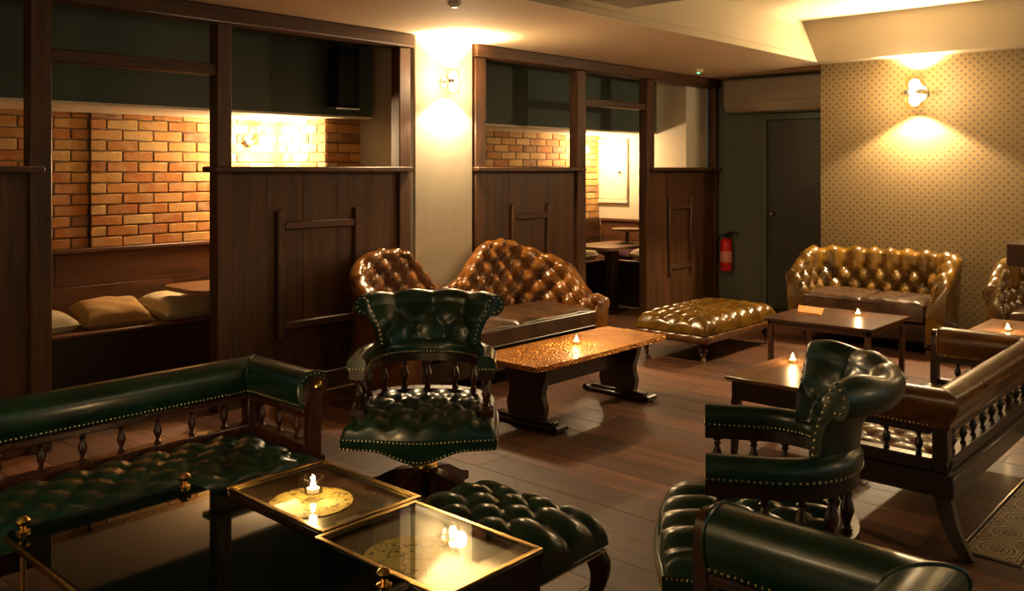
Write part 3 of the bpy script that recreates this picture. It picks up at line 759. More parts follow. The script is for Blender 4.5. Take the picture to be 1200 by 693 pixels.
# ------------------------------------------------------------------ lamps
def sconce(name, label, x, y, z, rz, k, power):
    t = thing(name, label, 'wall lamp', (x, y, z), rz)
    R = Matrix.Rotation(PI/2, 4, 'X')
    MB().lathe([(0.05*k, 0), (0.05*k, 0.012), (0.02*k, 0.02)], 20, R).build('backplate', 'chrome', t)
    part('arm', 'chrome', t, b=(-0.012*k, 0.012*k, -0.075*k, -0.012, -0.012*k, 0.012*k))
    T = Matrix.Translation((0, -0.085*k, 0))
    MB().lathe([(0.060*k, -0.014*k), (0.062*k, -0.012*k), (0.062*k, 0.012*k), (0.060*k, 0.014*k)], 24, T).build('band', 'chrome', t)
    for s in (1, -1):
        MB().lathe([(0.052*k, s*0.0142*k), (0.052*k, s*0.095*k), (0.049*k, s*0.095*k), (0.049*k, s*0.0142*k)], 24, T, caps=False).build('glass_cylinder', 'voglass', t)
        MB().lathe([(0.020*k, s*0.0145*k), (0.030*k, s*0.03*k), (0.030*k, s*0.055*k), (0.018*k, s*0.072*k), (0.003*k, s*0.078*k)], 16, T).build('bulb', 'lens', t)
        lamp('up_light' if s > 0 else 'down_light', 'SPOT', (0, -0.085*k, s*0.10*k), power, t, radius=0.035, spot=128, direction=(0, -0.10, s), blend=0.22)
    lamp('glow_light', 'POINT', (0, -0.16*k, 0), power*0.32, t, radius=0.05)
    return t
sconce('wall_sconce', 'round chrome up and down wall light on the plaster pier', 4.76, 4.999, 2.17, 0, 1.0, W_SCONCE)
sconce('wall_sconce', 'glass cylinder up and down wall light on the patterned wallpaper', 8.279, 2.62, 2.17, -PI/2, 1.5, W_SCONCE*1.7)
sconce('wall_sconce', 'unseen glass cylinder fill light added farther along the wallpapered wall', 8.279, -0.6, 2.17, -PI/2, 1.5, W_SCONCE*FILL)  # added out of view as fill from the right
sconce('wall_sconce', 'unseen chrome fill light added on the plaster wall facing the partition', 4.25, -2.649, 2.1, PI, 1.0, W_SCONCE*FILL)  # added behind the camera to fill the partition side
sconce('wall_sconce', 'unseen chrome fill light added on the plain wall at the lounge end', -1.599, 2.2, 2.1, PI/2, 1.0, W_SCONCE*0.6)  # added out of view as fill from the left
bowl = thing('fill_uplight_bowl', 'unseen metal uplighter bowl added to brighten the ceiling tray', 'ceiling lamp', (6.6, 0.5, 2.55))  # added lamp out of view, brightens the tray ceiling
MB().lathe([(0.03, -0.06), (0.12, -0.03), (0.18, 0.04), (0.175, 0.045), (0.11, -0.02), (0.03, -0.05)], 24).build('bowl', 'chrome', bowl)
MB().lathe([(0.008, -0.05), (0.008, 0.35)], 8).build('stem', 'chrome', bowl); MB().lathe([(0.05, 0.335), (0.05, 0.349)], 16).build('ceiling_rose', 'chrome', bowl)
lamp('bowl_fill_light', 'POINT', (0.06, 0, 0.03), W_BOWL, bowl, radius=0.04)
d1 = thing('smoke_detector', 'white smoke detector with green light on the low ceiling', 'detector', (7.87, 4.61, 2.499))
MB().lathe([(0.055, 0), (0.055, -0.02), (0.04, -0.038), (0.01, -0.04)], 20).build('body', 'ceiling', d1); MB().lathe([(0.012, -0.0395), (0.012, -0.044), (0.004, -0.046)], 8, Matrix.Translation((-0.02, -0.02, 0))).build('indicator', 'led', d1)
d2 = tag(MB().lathe([(0.04, 0), (0.04, -0.012), (0.028, -0.02), (0.02, -0.03), (0.004, -0.032)], 16, Matrix.Translation((3.74, 3.85, 2.499))).build('ceiling_sensor', 'white'), 'small white sensor on the ceiling near the pier', 'sensor')
#FURNITURE
# ------------------------------------------------------------------ captain's swivel chair
def captain_chair(label, x, y, rz, swivel=0.0):
    t = thing('swivel_chair', label, 'chair', (x, y, 0), rz)
    ZS = 0.475
    def warp(px, py, z):
        f = max(0.0, -py/0.28)
        b = max(0.0, (py-0.05)/0.22)
        return (px*(1-0.16*b*b)*(1.0+0.0*f), py - 0.035*f*math.cos(px/0.315*PI/2), z)
    cushion('seat', 'green', t, 0.315, 0.285, ZS-0.075, 0.085, 0.030, 0.125, 0.085, 64, 64, warp, 8.0, 0.32, 'green', 0.015)
    # apron band: perimeter of the seat with a dipping front
    per = []
    N = 40
    for i in range(N+1): per.append((-0.320+0.640*i/N, -0.290, 'f'))
    for i in range(1, N): per.append((0.320, -0.290+0.562*i/N, 's'))
    for i in range(N+1): per.append((0.320-0.640*i/N, 0.272, 'b'))
    for i in range(1, N): per.append((-0.320, 0.272-0.544*i/N, 's'))
    P = []; nm = MB(); k = 0
    for px, py, w in per:
        lo = 0.358 - (0.050*0.5*(1+math.cos(min(1, abs(px)/0.20)*PI)) if w == 'f' else 0)
        a = warp(px, py, 0.405); b = warp(px*0.99, py*0.99, lo); c = warp(px*0.5, py*0.5, 0.362)
        P.append([(c[0], c[1], 0.40), a, b, (c[0], c[1], 0.365)])
    ap = MB().grid(P, closeu=True).build('apron', 'green', t, ang=60)
    cx0 = len(per)
    for i, (px, py, w) in enumerate(per):
        if w == 'b' or i % 1: continue
        nrm = (0, -1, 0) if w == 'f' else ((1, 0, 0) if px > 0 else (-1, 0, 0))
        for j, fz in enumerate((0.10, 0.90)):
            a, b = P[i][1], P[i][2]; q = [a[e]+(b[e]-a[e])*fz for e in range(3)]
            nm.nail((q[0]+nrm[0]*0.001, q[1]+nrm[1]*0.001, q[2]), nrm, 0.0052)
    nm.build('nail_trim', 'nail', ap, 'stuff')
    path = ushape(0.272, -0.17, 0.245, 0.235)
    sec = lambda w, z0, z1: [(-w, z0), (w, z0), (w, z1), (-w, z1)]
    sweep(MB(), path, sec(0.030, ZS-0.028, ZS+0.012)).build('lower_rail', 'mahogany', t)
    ar = sweep(MB(), path, sec(0.031, 0.615, 0.65)).build('arm_frame', 'darkwood', t)
    pad = spline([(-0.034, 0.651), (-0.038, 0.668), (-0.036, 0.695), (-0.015, 0.712), (0.015, 0.712), (0.037, 0.695), (0.040, 0.668), (0.035, 0.651)], 3)
    ad = sweep(MB(), path, pad).build('arm_pad', 'green', t, ang=60)
    nm = MB(); pts, L = path; acc = 0
    for i in range(1, len(pts)):
        a, b = pts[i-1], pts[i]; sg = L[i]-L[i-1]; 
        s = acc
        while s < sg:
            q = s/sg; X = [a[e]+(b[e]-a[e])*q for e in range(4)]
            for o, sn in ((0.0385, 1), (-0.0385, -1)): nm.nail((X[0]+X[2]*o, X[1]+X[3]*o, 0.660), (X[2]*sn, X[3]*sn, 0), 0.005)
            s += 0.016
        acc = s-sg
    for sx in (-1, 1):
        for q in range(5): nm.nail((sx*0.272-0.028+0.014*q, -0.171, 0.660), (0, -1, 0), 0.005)
    nm.build('nail_trim', 'nail', ad, 'stuff')
    me = spindle_mesh(0.615-ZS-0.012, 0.020); n = 11
    for k in range(n):
        u = L[-1]*(0.035+0.93*k/(n-1)); i = min(range(len(L)), key=lambda q: abs(L[q]-u))
        put(me, 'spindle', 'mahogany', t, (pts[i][0], pts[i][1], ZS+0.012))
    tub('back_pad', 'green', t, arcpath(0.222, PI*0.84, PI*0.16, 64, 0, 0.012), 0.925, 0.69, 0.70, 0.050, 0.072, 0.125, 0.075, 0.028, 26, 22, 0.4, 'green', True, None, 2, -0.62, 2.0, [(0.078, 0.805), (0.055, 0.76), (0.048, 0.70)])
    MB().lathe([(0.10, 0.362), (0.10, 0.345), (0.055, 0.34), (0.05, 0.30), (0.035, 0.285)], 20).build('seat_mount', 'blackmetal', t)
    c = MB().lathe([(0.024, 0.285), (0.024, 0.05)], 16).build('column', 'brass', t)
    MB().lathe([(0.026, 0.215), (0.055, 0.215), (0.060, 0.205), (0.055, 0.196), (0.026, 0.19)], 24, caps=False).build('collar', 'brass', c)
    prof = [(0.02, 0.185), (0.06, 0.19), (0.16, 0.165), (0.27, 0.105), (0.33, 0.085), (0.33, 0.05), (0.28, 0.05), (0.18, 0.085), (0.08, 0.09), (0.02, 0.07)]
    for k in range(4):
        lg = MB().prism(prof, -0.026, 0.026, 'y').build('leg', 'mahogany', t); lg.rotation_euler = (0, 0, PI/4+swivel+k*PI/2)
        cs = MB().lathe([(0.022, -0.011), (0.025, -0.008), (0.025, 0.008), (0.022, 0.011)], 14, Matrix.Translation((0.30, 0, 0.025)) @ Matrix.Rotation(PI/2, 4, 'X'))
        cs.box(0.288, 0.312, -0.016, 0.016, 0.03, 0.05, 0.002); cs.build('caster', 'brass', lg)
    return t
captain_chair('green leather swivel chair facing the glass tables beside the green bench', 2.64, 2.90, face_rot(-0.742, -0.671), 0.3)
captain_chair('green leather swivel chair turned sideways next to the brown spindle bench', 2.42, 1.205, face_rot(-0.50, 0.866), 0.5).scale = (0.95, 0.95, 1.035)

# ------------------------------------------------------------------ spindle-back settee
ROLL = [(0.004, 0.0), (-0.018, 0.35), (-0.018, 0.70), (0.008, 0.93), (0.055, 1.0), (0.100, 0.90), (0.112, 0.66), (0.095, 0.40), (0.072, 0.18), (0.066, 0.0)]
def settee(label, x, y, rz, W, D, zs, zr, zt, leath, woodm, nsp, nsa, rosette=True, sleg=True):
    """W x D plan, local front -Y; zs seat top, zr underside of the padded rolls, zt top."""
    t = thing('spindle_settee', label, 'settee', (x, y, 0), rz)
    hx, yb, yf = W/2, D/2, -D/2; rt = 0.09
    fr = MB(); fr.box(-hx+0.02, hx-0.02, yf+0.06, yb-0.01, zs-0.13, zs-0.04, 0.006); fr.build('seat_frame', woodm, t)
    cushion('seat', leath, t, hx-0.07, (D-0.10)/2, zs-0.05, 0.055, 0.028, 0.15, 0.09, int(W*60), 46, lambda a, b, c: (a, b-0.025, c), 10.0, 0.38, leath, 0.012, 0.85)
    h = zt-zr
    sec = [(a, zr+b*h) for a, b in spline(ROLL, 4)]
    def straight(x0, y0, x1, y1, nx_, ny_, m=20): return [(x0+(x1-x0)*i/m, y0+(y1-y0)*i/m, nx_, ny_) for i in range(m+1)], None
    ib = yb-0.10; ia = hx-0.10                                     # inner faces of back and arms
    pb = straight(-ia, ib, ia, ib, 0, 1, 40)[0]; pb[0] = (-ia, ib, -1, 1); pb[-1] = (ia, ib, 1, 1)
    bk = sweep(MB(), (pb, None), sec).build('back_roll', leath, t, ang=60)
    nm = MB(); x_ = -ia
    while x_ < ia: nm.nail((x_, ib-0.003, zr+0.012), (0, -1, 0), 0.0048); x_ += 0.0165
    nm.build('nail_trim', 'nail', bk, 'stuff')
    rb = part('back_rail', woodm, t, b=(-ia, ia, ib+0.002, ib+0.068, zr-0.028, zr), ch=0.005)
    part('lower_back_rail', woodm, t, b=(-hx+0.03, hx-0.03, ib+0.005, ib+0.065, zs-0.039, zs+0.012), ch=0.005)
    hs = zr-0.028-zs-0.012
    me = spindle_mesh(hs, 0.017)
    for k in range(nsp): put(me, 'spindle', woodm, t, (-ia+0.02+(2*ia-0.04)*(k+0.5)/nsp, ib+0.035, zs+0.012))
    part('corner_post', woodm, t, b=(-hx+0.035, -hx+0.095, ib+0.005, ib+0.065, zs-0.13, zr)); part('corner_post', woodm, t, b=(hx-0.095, hx-0.035, ib+0.005, ib+0.065, zs-0.13, zr))
    ya = yf+0.10
    for s in (-1, 1):
        pa = straight(s*ia, ya, s*ia, ib, s, 0, 20)[0]; pa[-1] = (s*ia, ib, s, 1)
        ar = sweep(MB(), (pa, None), sec).build('arm_roll', leath, t, ang=60)
        nm = MB(); q = ya+0.01
        while q < ib: nm.nail((s*(ia-0.003), q, zr+0.012), (-s, 0, 0), 0.0048); nm.nail((s*(ia+0.070), q, zr+0.008), (s, 0, 0), 0.0048); q += 0.0165
        last = None; acc = 0
        for a, b in sec:
            cx_, cz_ = 0.045, zr+h*0.52
            p = (a+(cx_-a)*0.14, b+(cz_-b)*0.10)
            if last: acc += math.hypot(p[0]-last[0], p[1]-last[1])
            if last is None or acc > 0.015: acc = 0; nm.nail((s*(ia+p[0]), ya-0.001, p[1]), (0, -1, 0), 0.0048)
            last = p
        nm.build('nail_trim', 'nail', ar, 'stuff')
        pip = [(s*(ia+a*1.03), ya+0.004, b+0.001) for a, b in sec]; MB().tube(pip, 0.0055, 6).build('piping', leath, ar)
        cr = [(s*(ia+a), ib+a, b) for a, b in sec]; MB().tube(cr, 0.005, 6).build('corner_seam', leath, ar)
        part('arm_rail', woodm, t, b=(min(s*(ia+0.002), s*(ia+0.068)), max(s*(ia+0.002), s*(ia+0.068)), ya, ib, zr-0.028, zr), ch=0.005)
        part('lower_arm_rail', woodm, t, b=(min(s*(ia+0.005), s*(ia+0.065)), max(s*(ia+0.005), s*(ia+0.065)), ya, ib+0.005, zs-0.039, zs+0.012), ch=0.005)
        for k in range(nsa): put(me, 'spindle', woodm, t, (s*(ia+0.035), ya+0.03+(ib-ya-0.02)*(k+0.5)/nsa, zs+0.012))
        # scrolled front post
        pp = spline([(0.0, zs-0.13), (0.0, zs), (0.002, zr), (0.004, zr+h*0.55), (0.018, zr+h*0.80), (0.050, zr+h*0.90), (0.082, zr+h*0.80), (0.086, zr+h*0.58), (0.070, zr+h*0.35), (0.062, zr), (0.060, zs), (0.060, zs-0.13)], 3)
        po = MB().prism([(s*(ia+a), b) for a, b in pp], ya-0.036, ya-0.003, 'y').build('arm_post', woodm, t)
        if rosette: MB().lathe([(0.017, 0), (0.019, 0.004), (0.012, 0.009), (0.006, 0.012)], 14, Matrix.Translation((s*(ia+0.046), ya-0.036, zr+h*0.66)) @ Matrix.Rotation(PI/2, 4, 'X')).build('rosette', 'brass', po)
        zb_ = zs-0.13
        MB().lathe([(0.020, 0), (0.026, 0.03), (0.018, 0.07), (0.032, zb_*0.55), (0.024, zb_*0.8), (0.032, zb_*0.86), (0.032, zb_)], 14, Matrix.Translation((s*(hx-0.09), yf+0.10, 0))).build('front_leg', woodm, t)
        lp = spline([(s*(hx-0.075), yb-0.07, zb_+0.03), (s*(hx-0.062), yb-0.045, zb_*0.75), (s*(hx-0.045), yb-0.02, zb_*0.45), (s*(hx-0.02), yb+0.02, zb_*0.18), (s*(hx-0.005), yb+0.05, 0.0)], 4)
        MB().tube(lp, [0.046-0.020*i/(len(lp)-1) for i in range(len(lp))], 4, rect=True).build('rear_leg', woodm, t)
    return t
settee('long green leather spindle settee standing in front of the near brick nook', 1.10, 3.175, 0, 2.12, 0.60, 0.400, 0.545, 0.69, 'green', 'mahogany', 13, 3)
settee('brown leather spindle settee with its back to the patterned tile strip', 4.46, 1.335, PI, 1.56, 0.60, 0.345, 0.480, 0.635, 'brown', 'darkwood', 9, 3, False)
settee('green leather spindle settee whose arm touches the sideways swivel chair', 1.12, 0.84, PI, 1.62, 0.62, 0.42, 0.565, 0.71, 'green', 'mahogany', 9, 3, False)

# ------------------------------------------------------------------ tables
# hammered trestle table
g = thing('trestle_table', 'low trestle table with hammered gold copper top before the camelback sofa', 'table', (4.40, 3.44, 0))
MB().prism([(-0.66, -0.23), (-0.60, -0.25), (0.64, -0.25), (0.67, -0.22), (0.67, 0.24), (0.62, 0.25), (-0.62, 0.25), (-0.66, 0.22)], 0.372, 0.40, 'z').build('tabletop', 'gold', g)
for sx in (-0.46, 0.46):
    side = spline([(-0.13, 0.05), (-0.145, 0.12), (-0.125, 0.20), (-0.15, 0.28), (-0.17, 0.371)], 4)
    poly = side + [(-a, b) for a, b in side[::-1]]
    MB().prism(poly, sx-0.022, sx+0.022, 'x').build('leg', 'darkwood', g)
    ft = MB(); ft.box(sx-0.05, sx+0.05, -0.25, 0.25, 0.0, 0.032, 0.008); ft.box(sx-0.035, sx+0.035, -0.21, 0.21, 0.0325, 0.052, 0.006)
    for s in (-1, 1): ft.tube([(sx-0.05, s*0.245, 0.024), (sx+0.05, s*0.245, 0.024)], 0.020, 10)
    ft.build('foot', 'darkwood', g)
part('stretcher', 'darkwood', g, b=(-0.438, 0.438, -0.022, 0.022, 0.20, 0.29))

def tea_light(label, x, y, z):
    t = thing('tea_light', label, 'candle', (x, y, z), 0.4)
    MB().lathe([(0.030, 0.0), (0.033, 0.003), (0.034, 0.055), (0.031, 0.055), (0.030, 0.006), (0.004, 0.006)], 16, caps=False).build('glass_holder', 'voglass', t)
    MB().lathe([(0.020, 0.007), (0.020, 0.020), (0.006, 0.021)], 14).build('wax', 'wax', t)
    MB().lathe([(0.002, 0.021), (0.007, 0.026), (0.0085, 0.032), (0.006, 0.039), (0.0006, 0.046)], 10).build('flame', 'flame', t)
    lamp('candle_light', 'POINT', (0, 0, 0.075), W_TEA, t, (1.0, 0.60, 0.25), 0.012)
    return t
tea_light('lit tea light on the hammered gold table', 4.43, 3.46, 0.40)

# map tables: wooden box tables, brass frame, glass over a round map
def map_table(label, x0, x1, y0, y1, z, cx, cy, r, mapm, leg=True):
    xc, yc = (x0+x1)/2, (y0+y1)/2
    t = thing('map_table', label, 'table', (xc, yc, 0), 0, None)
    a, b = (x1-x0)/2, (y1-y0)/2
    part('tray_board', 'tablewood', t, b=(-a+0.02, a-0.02, -b+0.02, b-0.02, z-0.045, z-0.020))
    for q in ((-a, a, -b, -b+0.02), (-a, a, b-0.02, b), (-a, -a+0.02, -b+0.021, b-0.021), (a-0.02, a, -b+0.021, b-0.021)): part('apron', 'darkwood', t, b=(*q, z-0.10, z-0.008), ch=0.003)
    w = 0.016
    for q in ((-a, a, -b, -b+w), (-a, a, b-w, b), (-a, -a+w, -b+w, b-w), (a-w, a, -b+w, b-w)): part('brass_edge', 'brass', t, b=(*q, z-0.0075, z+0.001), ch=0.002)
    part('glass_top', 'maptop', t, b=(-a+w+0.001, a-w-0.001, -b+w+0.001, b-w-0.001, z-0.007, z-0.001), ch=0.001)
    mp = MB().lathe([(r, -0.0015), (r, 0.0), (r*0.5, 0.0003), (0.001, 0.0004)], 64).build('map_disc', mapm, t, label='round antique map'); mp.location = (cx-xc, cy-yc, z-0.017)
    for sx in (-1, 1):
        for sy in (-1, 1): part('leg', 'darkwood', t, b=(sx*(a-0.025)-0.02, sx*(a-0.025)+0.02, sy*(b-0.025)-0.02, sy*(b-0.025)+0.02, 0, z-0.101), ch=0.004)
    return t
map_table('glass topped map table with the lit tea light on it', 1.575, 1.965, 2.175, 2.72, 0.43, 1.72, 2.44, 0.135, 'map1')
map_table('glass topped map table without a candle beside the green stool', 1.535, 1.925, 1.62, 2.165, 0.43, 1.67, 1.89, 0.135, 'map2')
tea_light('lit tea light standing on the map table', 1.735, 2.45, 0.431)
# black glass table
b_ = thing('glass_table', 'low black glass table with brass posts and ball finials', 'table', (1.25, 2.30, 0))
z = 0.43
MB().prism([(-0.30, -0.56), (-0.28, -0.58), (0.26, -0.58), (0.275, -0.56), (0.275, 0.47), (0.262, 0.555), (0.24, 0.57), (-0.29, 0.57), (-0.31, 0.54)], z-0.012, z, 'z').build('glass_top', 'blackglass', b_)
part('brass_edge', 'brass', b_, b=(-0.325, -0.312, -0.54, 0.53, z-0.014, z+0.002), ch=0.002)
part('shelf', 'darkwood', b_, b=(-0.27, 0.25, -0.53, 0.53, 0.10, 0.125))
for sx, sy in ((0.235, 0.525), (0.225, -0.525), (-0.27, 0.525), (-0.265, -0.535)):
    po = MB().lathe([(0.016, 0), (0.016, 0.02), (0.009, 0.03), (0.009, z-0.013)], 12, Matrix.Translation((sx, sy, 0))).build('post', 'brass', b_)
    MB().lathe([(0.020, z+0.0005), (0.020, z+0.006), (0.008, z+0.012), (0.010, z+0.018), (0.020, z+0.028), (0.021, z+0.036), (0.012, z+0.046), (0.002, z+0.049)], 16, Matrix.Translation((sx, sy, 0))).build('finial', 'brass', po)

def leg_table(name, label, x0, x1, y0, y1, z, top, frame, apron=0.05, lw=0.018, taper=False):
    xc, yc = (x0+x1)/2, (y0+y1)/2; a, b = (x1-x0)/2, (y1-y0)/2
    t = thing(name, label, 'table', (xc, yc, 0))
    part('tabletop', top, t, b=(-a, a, -b, b, z-0.022, z), ch=0.005)
    i = 0.025
    for q in ((-a+i, a-i, -b+i, -b+i+0.02), (-a+i, a-i, b-i-0.02, b-i), (-a+i, -a+i+0.02, -b+i+0.021, b-i-0.021), (a-i-0.02, a-i, -b+i+0.021, b-i-0.021)): part('apron', frame, t, b=(*q, z-0.0225-apron, z-0.0225), ch=0.003)
    for sx in (-1, 1):
        for sy in (-1, 1):
            cx, cy = sx*(a-i-lw), sy*(b-i-lw)
            if taper: MB().tube([(cx, cy, z-0.0226-apron), (cx+sx*0.01, cy+sy*0.01, 0)], [lw*1.5, lw*0.9], 4, rect=True).build('leg', frame, t)
            else: part('leg', frame, t, b=(cx-lw, cx+lw, cy-lw, cy+lw, 0, z-0.0228), ch=0.003)
    return t
leg_table('coffee_table', 'slim legged wooden coffee table holding an orange leaflet', 6.16, 6.92, 2.26, 3.06, 0.40, 'tablewood', 'tablewood', 0.04)
tea_light('lit tea light on the slim legged coffee table', 6.70, 2.56, 0.40)
lf = thing('leaflet', 'folded orange leaflet lying on the slim legged coffee table', 'leaflet', (6.66, 2.93, 0.4005), 0.5)
MB().prism([(-0.19, -0.08), (0.15, -0.13), (0.10, -0.03), (0.20, 0.03), (-0.17, 0.10)], 0, 0.003, 'z').build('lower_sheet', 'paper', lf)
MB().add([(-0.18, -0.07, 0.004), (0.13, -0.11, 0.004), (0.15, 0.06, 0.020), (-0.15, 0.09, 0.012), (-0.18, -0.07, 0.0055), (0.13, -0.11, 0.0055), (0.15, 0.06, 0.0215), (-0.15, 0.09, 0.0135)], [(3, 2, 1, 0), (4, 5, 6, 7), (0, 1, 5, 4), (1, 2, 6, 5), (2, 3, 7, 6), (3, 0, 4, 7)]).build('upper_sheet', 'paper', lf)
leg_table('side_table', 'dark box table with a tea light behind the sideways swivel chair', 4.20, 5.05, 1.78, 2.30, 0.42, 'oaktop', 'darkwood', 0.10, 0.02, True)
tea_light('lit tea light on the dark box table', 4.73, 2.17, 0.42)
leg_table('coffee_table', 'wooden coffee table with a tea light before the second chesterfield', 6.45, 7.10, 1.05, 1.75, 0.42, 'oaktop', 'tablewood', 0.05, 0.02)
tea_light('lit tea light on the table before the second chesterfield', 6.60, 1.53, 0.42)
hb = thing('high_table', 'thick topped high wooden table rising above the second chesterfield', 'table', (5.93, 0.98, 0))
part('tabletop', 'nookdado', hb, b=(-0.36, 0.36, -0.32, 0.32, 0.955, 1.08), ch=0.006); part('pedestal', 'darkwood', hb, b=(-0.06, 0.06, -0.06, 0.06, 0.03, 0.954)); part('foot', 'darkwood', hb, b=(-0.25, 0.25, -0.22, 0.22, 0, 0.029), ch=0.008)

# ------------------------------------------------------------------ stool and ottoman
st = thing('tufted_stool', 'green buttoned leather stool on cabriole legs beside the map table', 'stool', (2.185, 2.03, 0))
cushion('seat', 'green', st, 0.205, 0.30, 0.265, 0.115, 0.040, 0.125, 0.085, 60, 76, None, 7.0, 0.34, 'green', 0.015)
fr = part('seat_rail', 'green', st, b=(-0.20, 0.20, -0.295, 0.295, 0.235, 0.268), ch=0.012)
nm = MB()
for i in range(40):
    q = -0.29+0.58*i/39
    for s in (-1, 1): nm.nail((s*0.2005, q, 0.245), (s, 0, 0), 0.005)
for i in range(27):
    q = -0.19+0.38*i/26
    for s in (-1, 1): nm.nail((q, s*0.2955, 0.245), (0, s, 0), 0.005)
nm.build('nail_trim', 'nail', fr, 'stuff')
for sx in (-1, 1):
    for sy in (-1, 1):
        p = spline([(sx*0.165, sy*0.255, 0.25), (sx*0.185, sy*0.275, 0.20), (sx*0.182, sy*0.272, 0.14), (sx*0.168, sy*0.258, 0.075), (sx*0.170, sy*0.260, 0.035), (sx*0.185, sy*0.275, 0.0)], 4)
        n_ = len(p); rr = [0.036, 0.040, 0.028, 0.019, 0.017, 0.024]
        MB().tube(p, [rr[min(5, int(i/(n_-1)*5))]+(rr[min(5, int(i/(n_-1)*5)+1)]-rr[min(5, int(i/(n_-1)*5))])*((i/(n_-1)*5) % 1) for i in range(n_)], 10).build('leg', 'mahogany', st)
ot = thing('tufted_ottoman', 'long brown buttoned leather ottoman on turned legs with casters', 'ottoman', (6.62, 3.78, 0))
cushion('top', 'olive', ot, 0.60, 0.33, 0.225, 0.135, 0.038, 0.15, 0.11, 100, 56, None, 9.0, 0.36, 'olive', 0.015)
def ott_band():
    P = []; n = 120
    for i in range(n):
        q = 4*i/n; e = int(q); f = q-e
        X, Y = [(-1+2*f, -1), (1, -1+2*f), (1-2*f, 1), (-1, 1-2*f)][e]
        bul = 0.010*abs(math.sin(PI*f*(8 if e % 2 == 0 else 5)))
        nx_, ny_ = [(0, -1), (1, 0), (0, 1), (-1, 0)][e]
        P.append([(X*0.585+nx_*(o+bul*k), Y*0.315+ny_*(o+bul*k), z_) for o, k, z_ in ((-0.02, 0, 0.155), (0.004, 0, 0.155), (0.012, 1, 0.175), (0.012, 1, 0.20), (0.003, 0, 0.224), (-0.02, 0, 0.224))])
    return MB().grid(P, closeu=True, closev=True).build('band', 'brown', ot, ang=60)
bd = ott_band()
pp = [(x_*0.585, y_*0.315) for x_, y_ in ((-1, -1), (1, -1), (1, 1), (-1, 1))]
part('frame', 'darkwood', ot, b=(-0.56, 0.56, -0.29, 0.29, 0.15, 0.22))
for sx in (-1, 1):
    for sy in (-1, 1):
        lg = MB().lathe([(0.030, 0.155), (0.036, 0.14), (0.022, 0.128), (0.040, 0.11), (0.034, 0.085), (0.020, 0.075), (0.026, 0.065), (0.016, 0.05)], 14, Matrix.Translation((sx*0.53, sy*0.26, 0))).build('leg', 'mahogany', ot)
        cs = MB().lathe([(0.014, 0.05), (0.014, 0.034)], 10, Matrix.Translation((sx*0.53, sy*0.26, 0))); cs.lathe([(0.018, -0.009), (0.021, -0.006), (0.021, 0.006), (0.018, 0.009)], 14, Matrix.Translation((sx*0.53+0.008, sy*0.26, 0.021)) @ Matrix.Rotation(PI/2, 4, 'X')); cs.build('caster', 'brass', lg)

# ------------------------------------------------------------------ sofas
def piped_cushion(name, mat, parent, x0, x1, y0, y1, z0, z1):
    cx, cy = (x0+x1)/2, (y0+y1)/2; hx, hy = (x1-x0)/2, (y1-y0)/2; h = z1-z0
    def surf(s, q):
        e = (max(0, 1-abs(s)**8)*max(0, 1-abs(q)**8))**0.4
        wob = 0.006*math.sin(9*s+4*q+cx*7)*math.sin(6*q-3*s)+0.004*math.sin(23*s+cx)*math.sin(17*q)
        return e, wob
    P = []; Q = []
    for i in range(37):
        r1, r2 = [], []
        for j in range(37):
            s = math.sin(PI/2*(-1+2*i/36)); q = math.sin(PI/2*(-1+2*j/36)); e, w = surf(s, q)
            r1.append((cx+s*hx, cy+q*hy, z1-0.028+0.040*e+w*e)); r2.append((cx+s*hx, cy+q*hy, z0+0.02-0.015*e))
        P.append(r1); Q.append(r2)
    mb = MB().grid(P); mb.grid(Q)
    rim = lambda G: [G[i][0] for i in range(37)]+[G[36][j] for j in range(1, 37)]+[G[i][36] for i in range(35, -1, -1)]+[G[0][j] for j in range(35, 0, -1)]
    a, b = rim(P), rim(Q)
    mid = []
    for k, (p, q) in enumerate(zip(a, b)):
        ox, oy = p[0]-cx, p[1]-cy; m = 1+0.012+0.004*math.sin(k*1.3)
        mid.append((cx+ox*m, cy+oy*m, (p[2]+q[2])/2))
    mb.grid([a, mid, b], closev=True)
    c = mb.build(name, mat, parent, ang=70)
    pm = MB()
    for r in (a, b): pm.tube([(p[0]+(p[0]-cx)*0.008, p[1]+(p[1]-cy)*0.008, p[2]) for p in r]+[r[0]], 0.005, 6)
    pm.build('piping', mat, c)
    return c
def bun_foot(parent, x, y, h=0.09, cast=True):
    f = MB().lathe([(0.030, h), (0.038, h*0.85), (0.040, h*0.65), (0.026, h*0.45), (0.016, h*0.40)], 14, Matrix.Translation((x, y, 0))).build('foot', 'mahogany', parent)
    MB().lathe([(0.020, -0.010), (0.023, -0.007), (0.023, 0.007), (0.020, 0.010)], 12, Matrix.Translation((x, y, 0.0231)) @ Matrix.Rotation(PI/2, 4, 'X')).build('caster', 'brass', f)
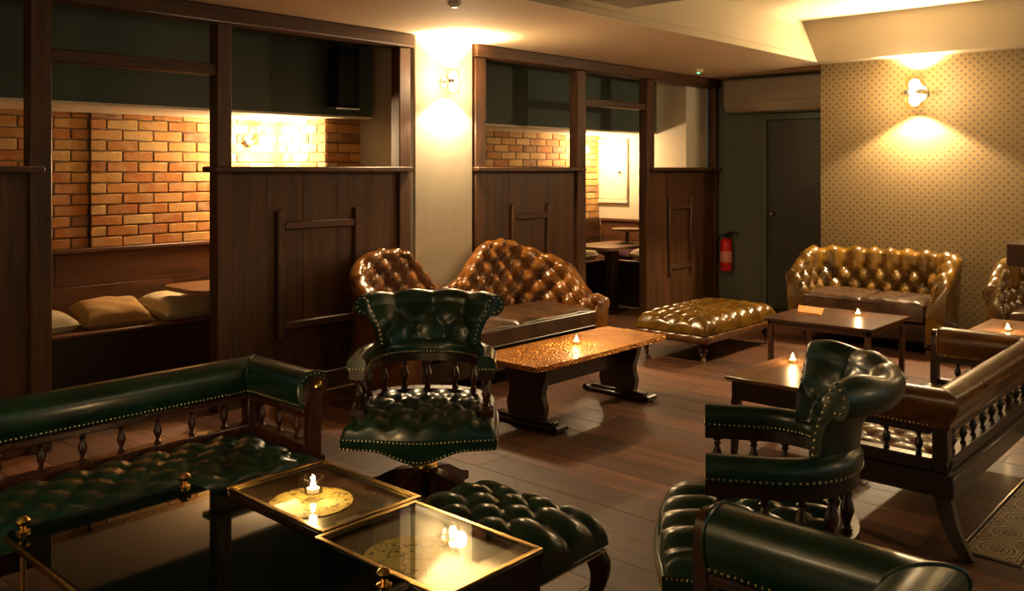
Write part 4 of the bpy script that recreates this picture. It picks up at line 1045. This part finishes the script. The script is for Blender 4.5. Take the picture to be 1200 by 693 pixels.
def camelback():
    t = thing('camelback_sofa', 'tan leather buttoned sofa with two humped backs against the pier', 'sofa', (4.66, 4.52, 0))
    def zt(x, y):
        k = max(0.0, min(1.0, (y+0.27)/0.34)); k = k*k*(3-2*k)
        return 0.50 + 0.11*k + 0.325*k*math.exp(-(abs(abs(x)-0.57)/0.36)**3.0) 
    path = ushape(0.90, -0.36, 0.24, 0.26)
    tub('back', 'tan', t, path, zt, 0.34, 0.10, 0.062, 0.07, 0.155, 0.092, 0.072, 44, 20, 0.5, 'tan', False)
    part('base', 'darkleather', t, b=(-0.92, 0.92, -0.345, 0.25, 0.10, 0.27), ch=0.015)
    for x0, x1 in ((-0.885, -0.003), (0.003, 0.885)): piped_cushion('seat_cushion', 'seatbrown', t, x0, x1, -0.37, 0.20, 0.27, 0.425)
    for x, y in ((-0.86, -0.27), (0.86, -0.27), (-0.86, 0.22), (0.86, 0.22)): bun_foot(t, x, y, 0.10)
    return t
camelback()
def chesterfield(label, y0, y1):
    W = y1-y0
    t = thing('chesterfield_sofa', label, 'sofa', (7.83, (y0+y1)/2, 0), -PI/2)
    hx = W/2-0.17
    tub('back', 'olive', t, ushape(hx, -0.36, 0.22, 0.24), lambda x, y: 0.60+0.185*(lambda k: k*k*(3-2*k))(max(0.0, min(1.0, (y+0.40)/0.45))), 0.33, 0.10, 0.060, 0.055, 0.145, 0.098, 0.080, 40, 20, 0.4, 'olive', True, None, 3)
    part('base', 'darkleather', t, b=(-hx-0.02, hx+0.02, -0.35, 0.25, 0.10, 0.26), ch=0.015)
    for a, b in ((-hx+0.012, -0.003), (0.003, hx-0.012)): piped_cushion('seat_cushion', 'seatbrown', t, a, b, -0.385, 0.18, 0.26, 0.43)
    for x in (-hx, hx):
        for y in (-0.28, 0.22): bun_foot(t, x, y, 0.10)
    return t
chesterfield('olive gold buttoned chesterfield sofa under the wallpaper wall light', 2.15, 3.50)
chesterfield('olive gold buttoned chesterfield sofa beside the high wooden table', 0.55, 1.90)
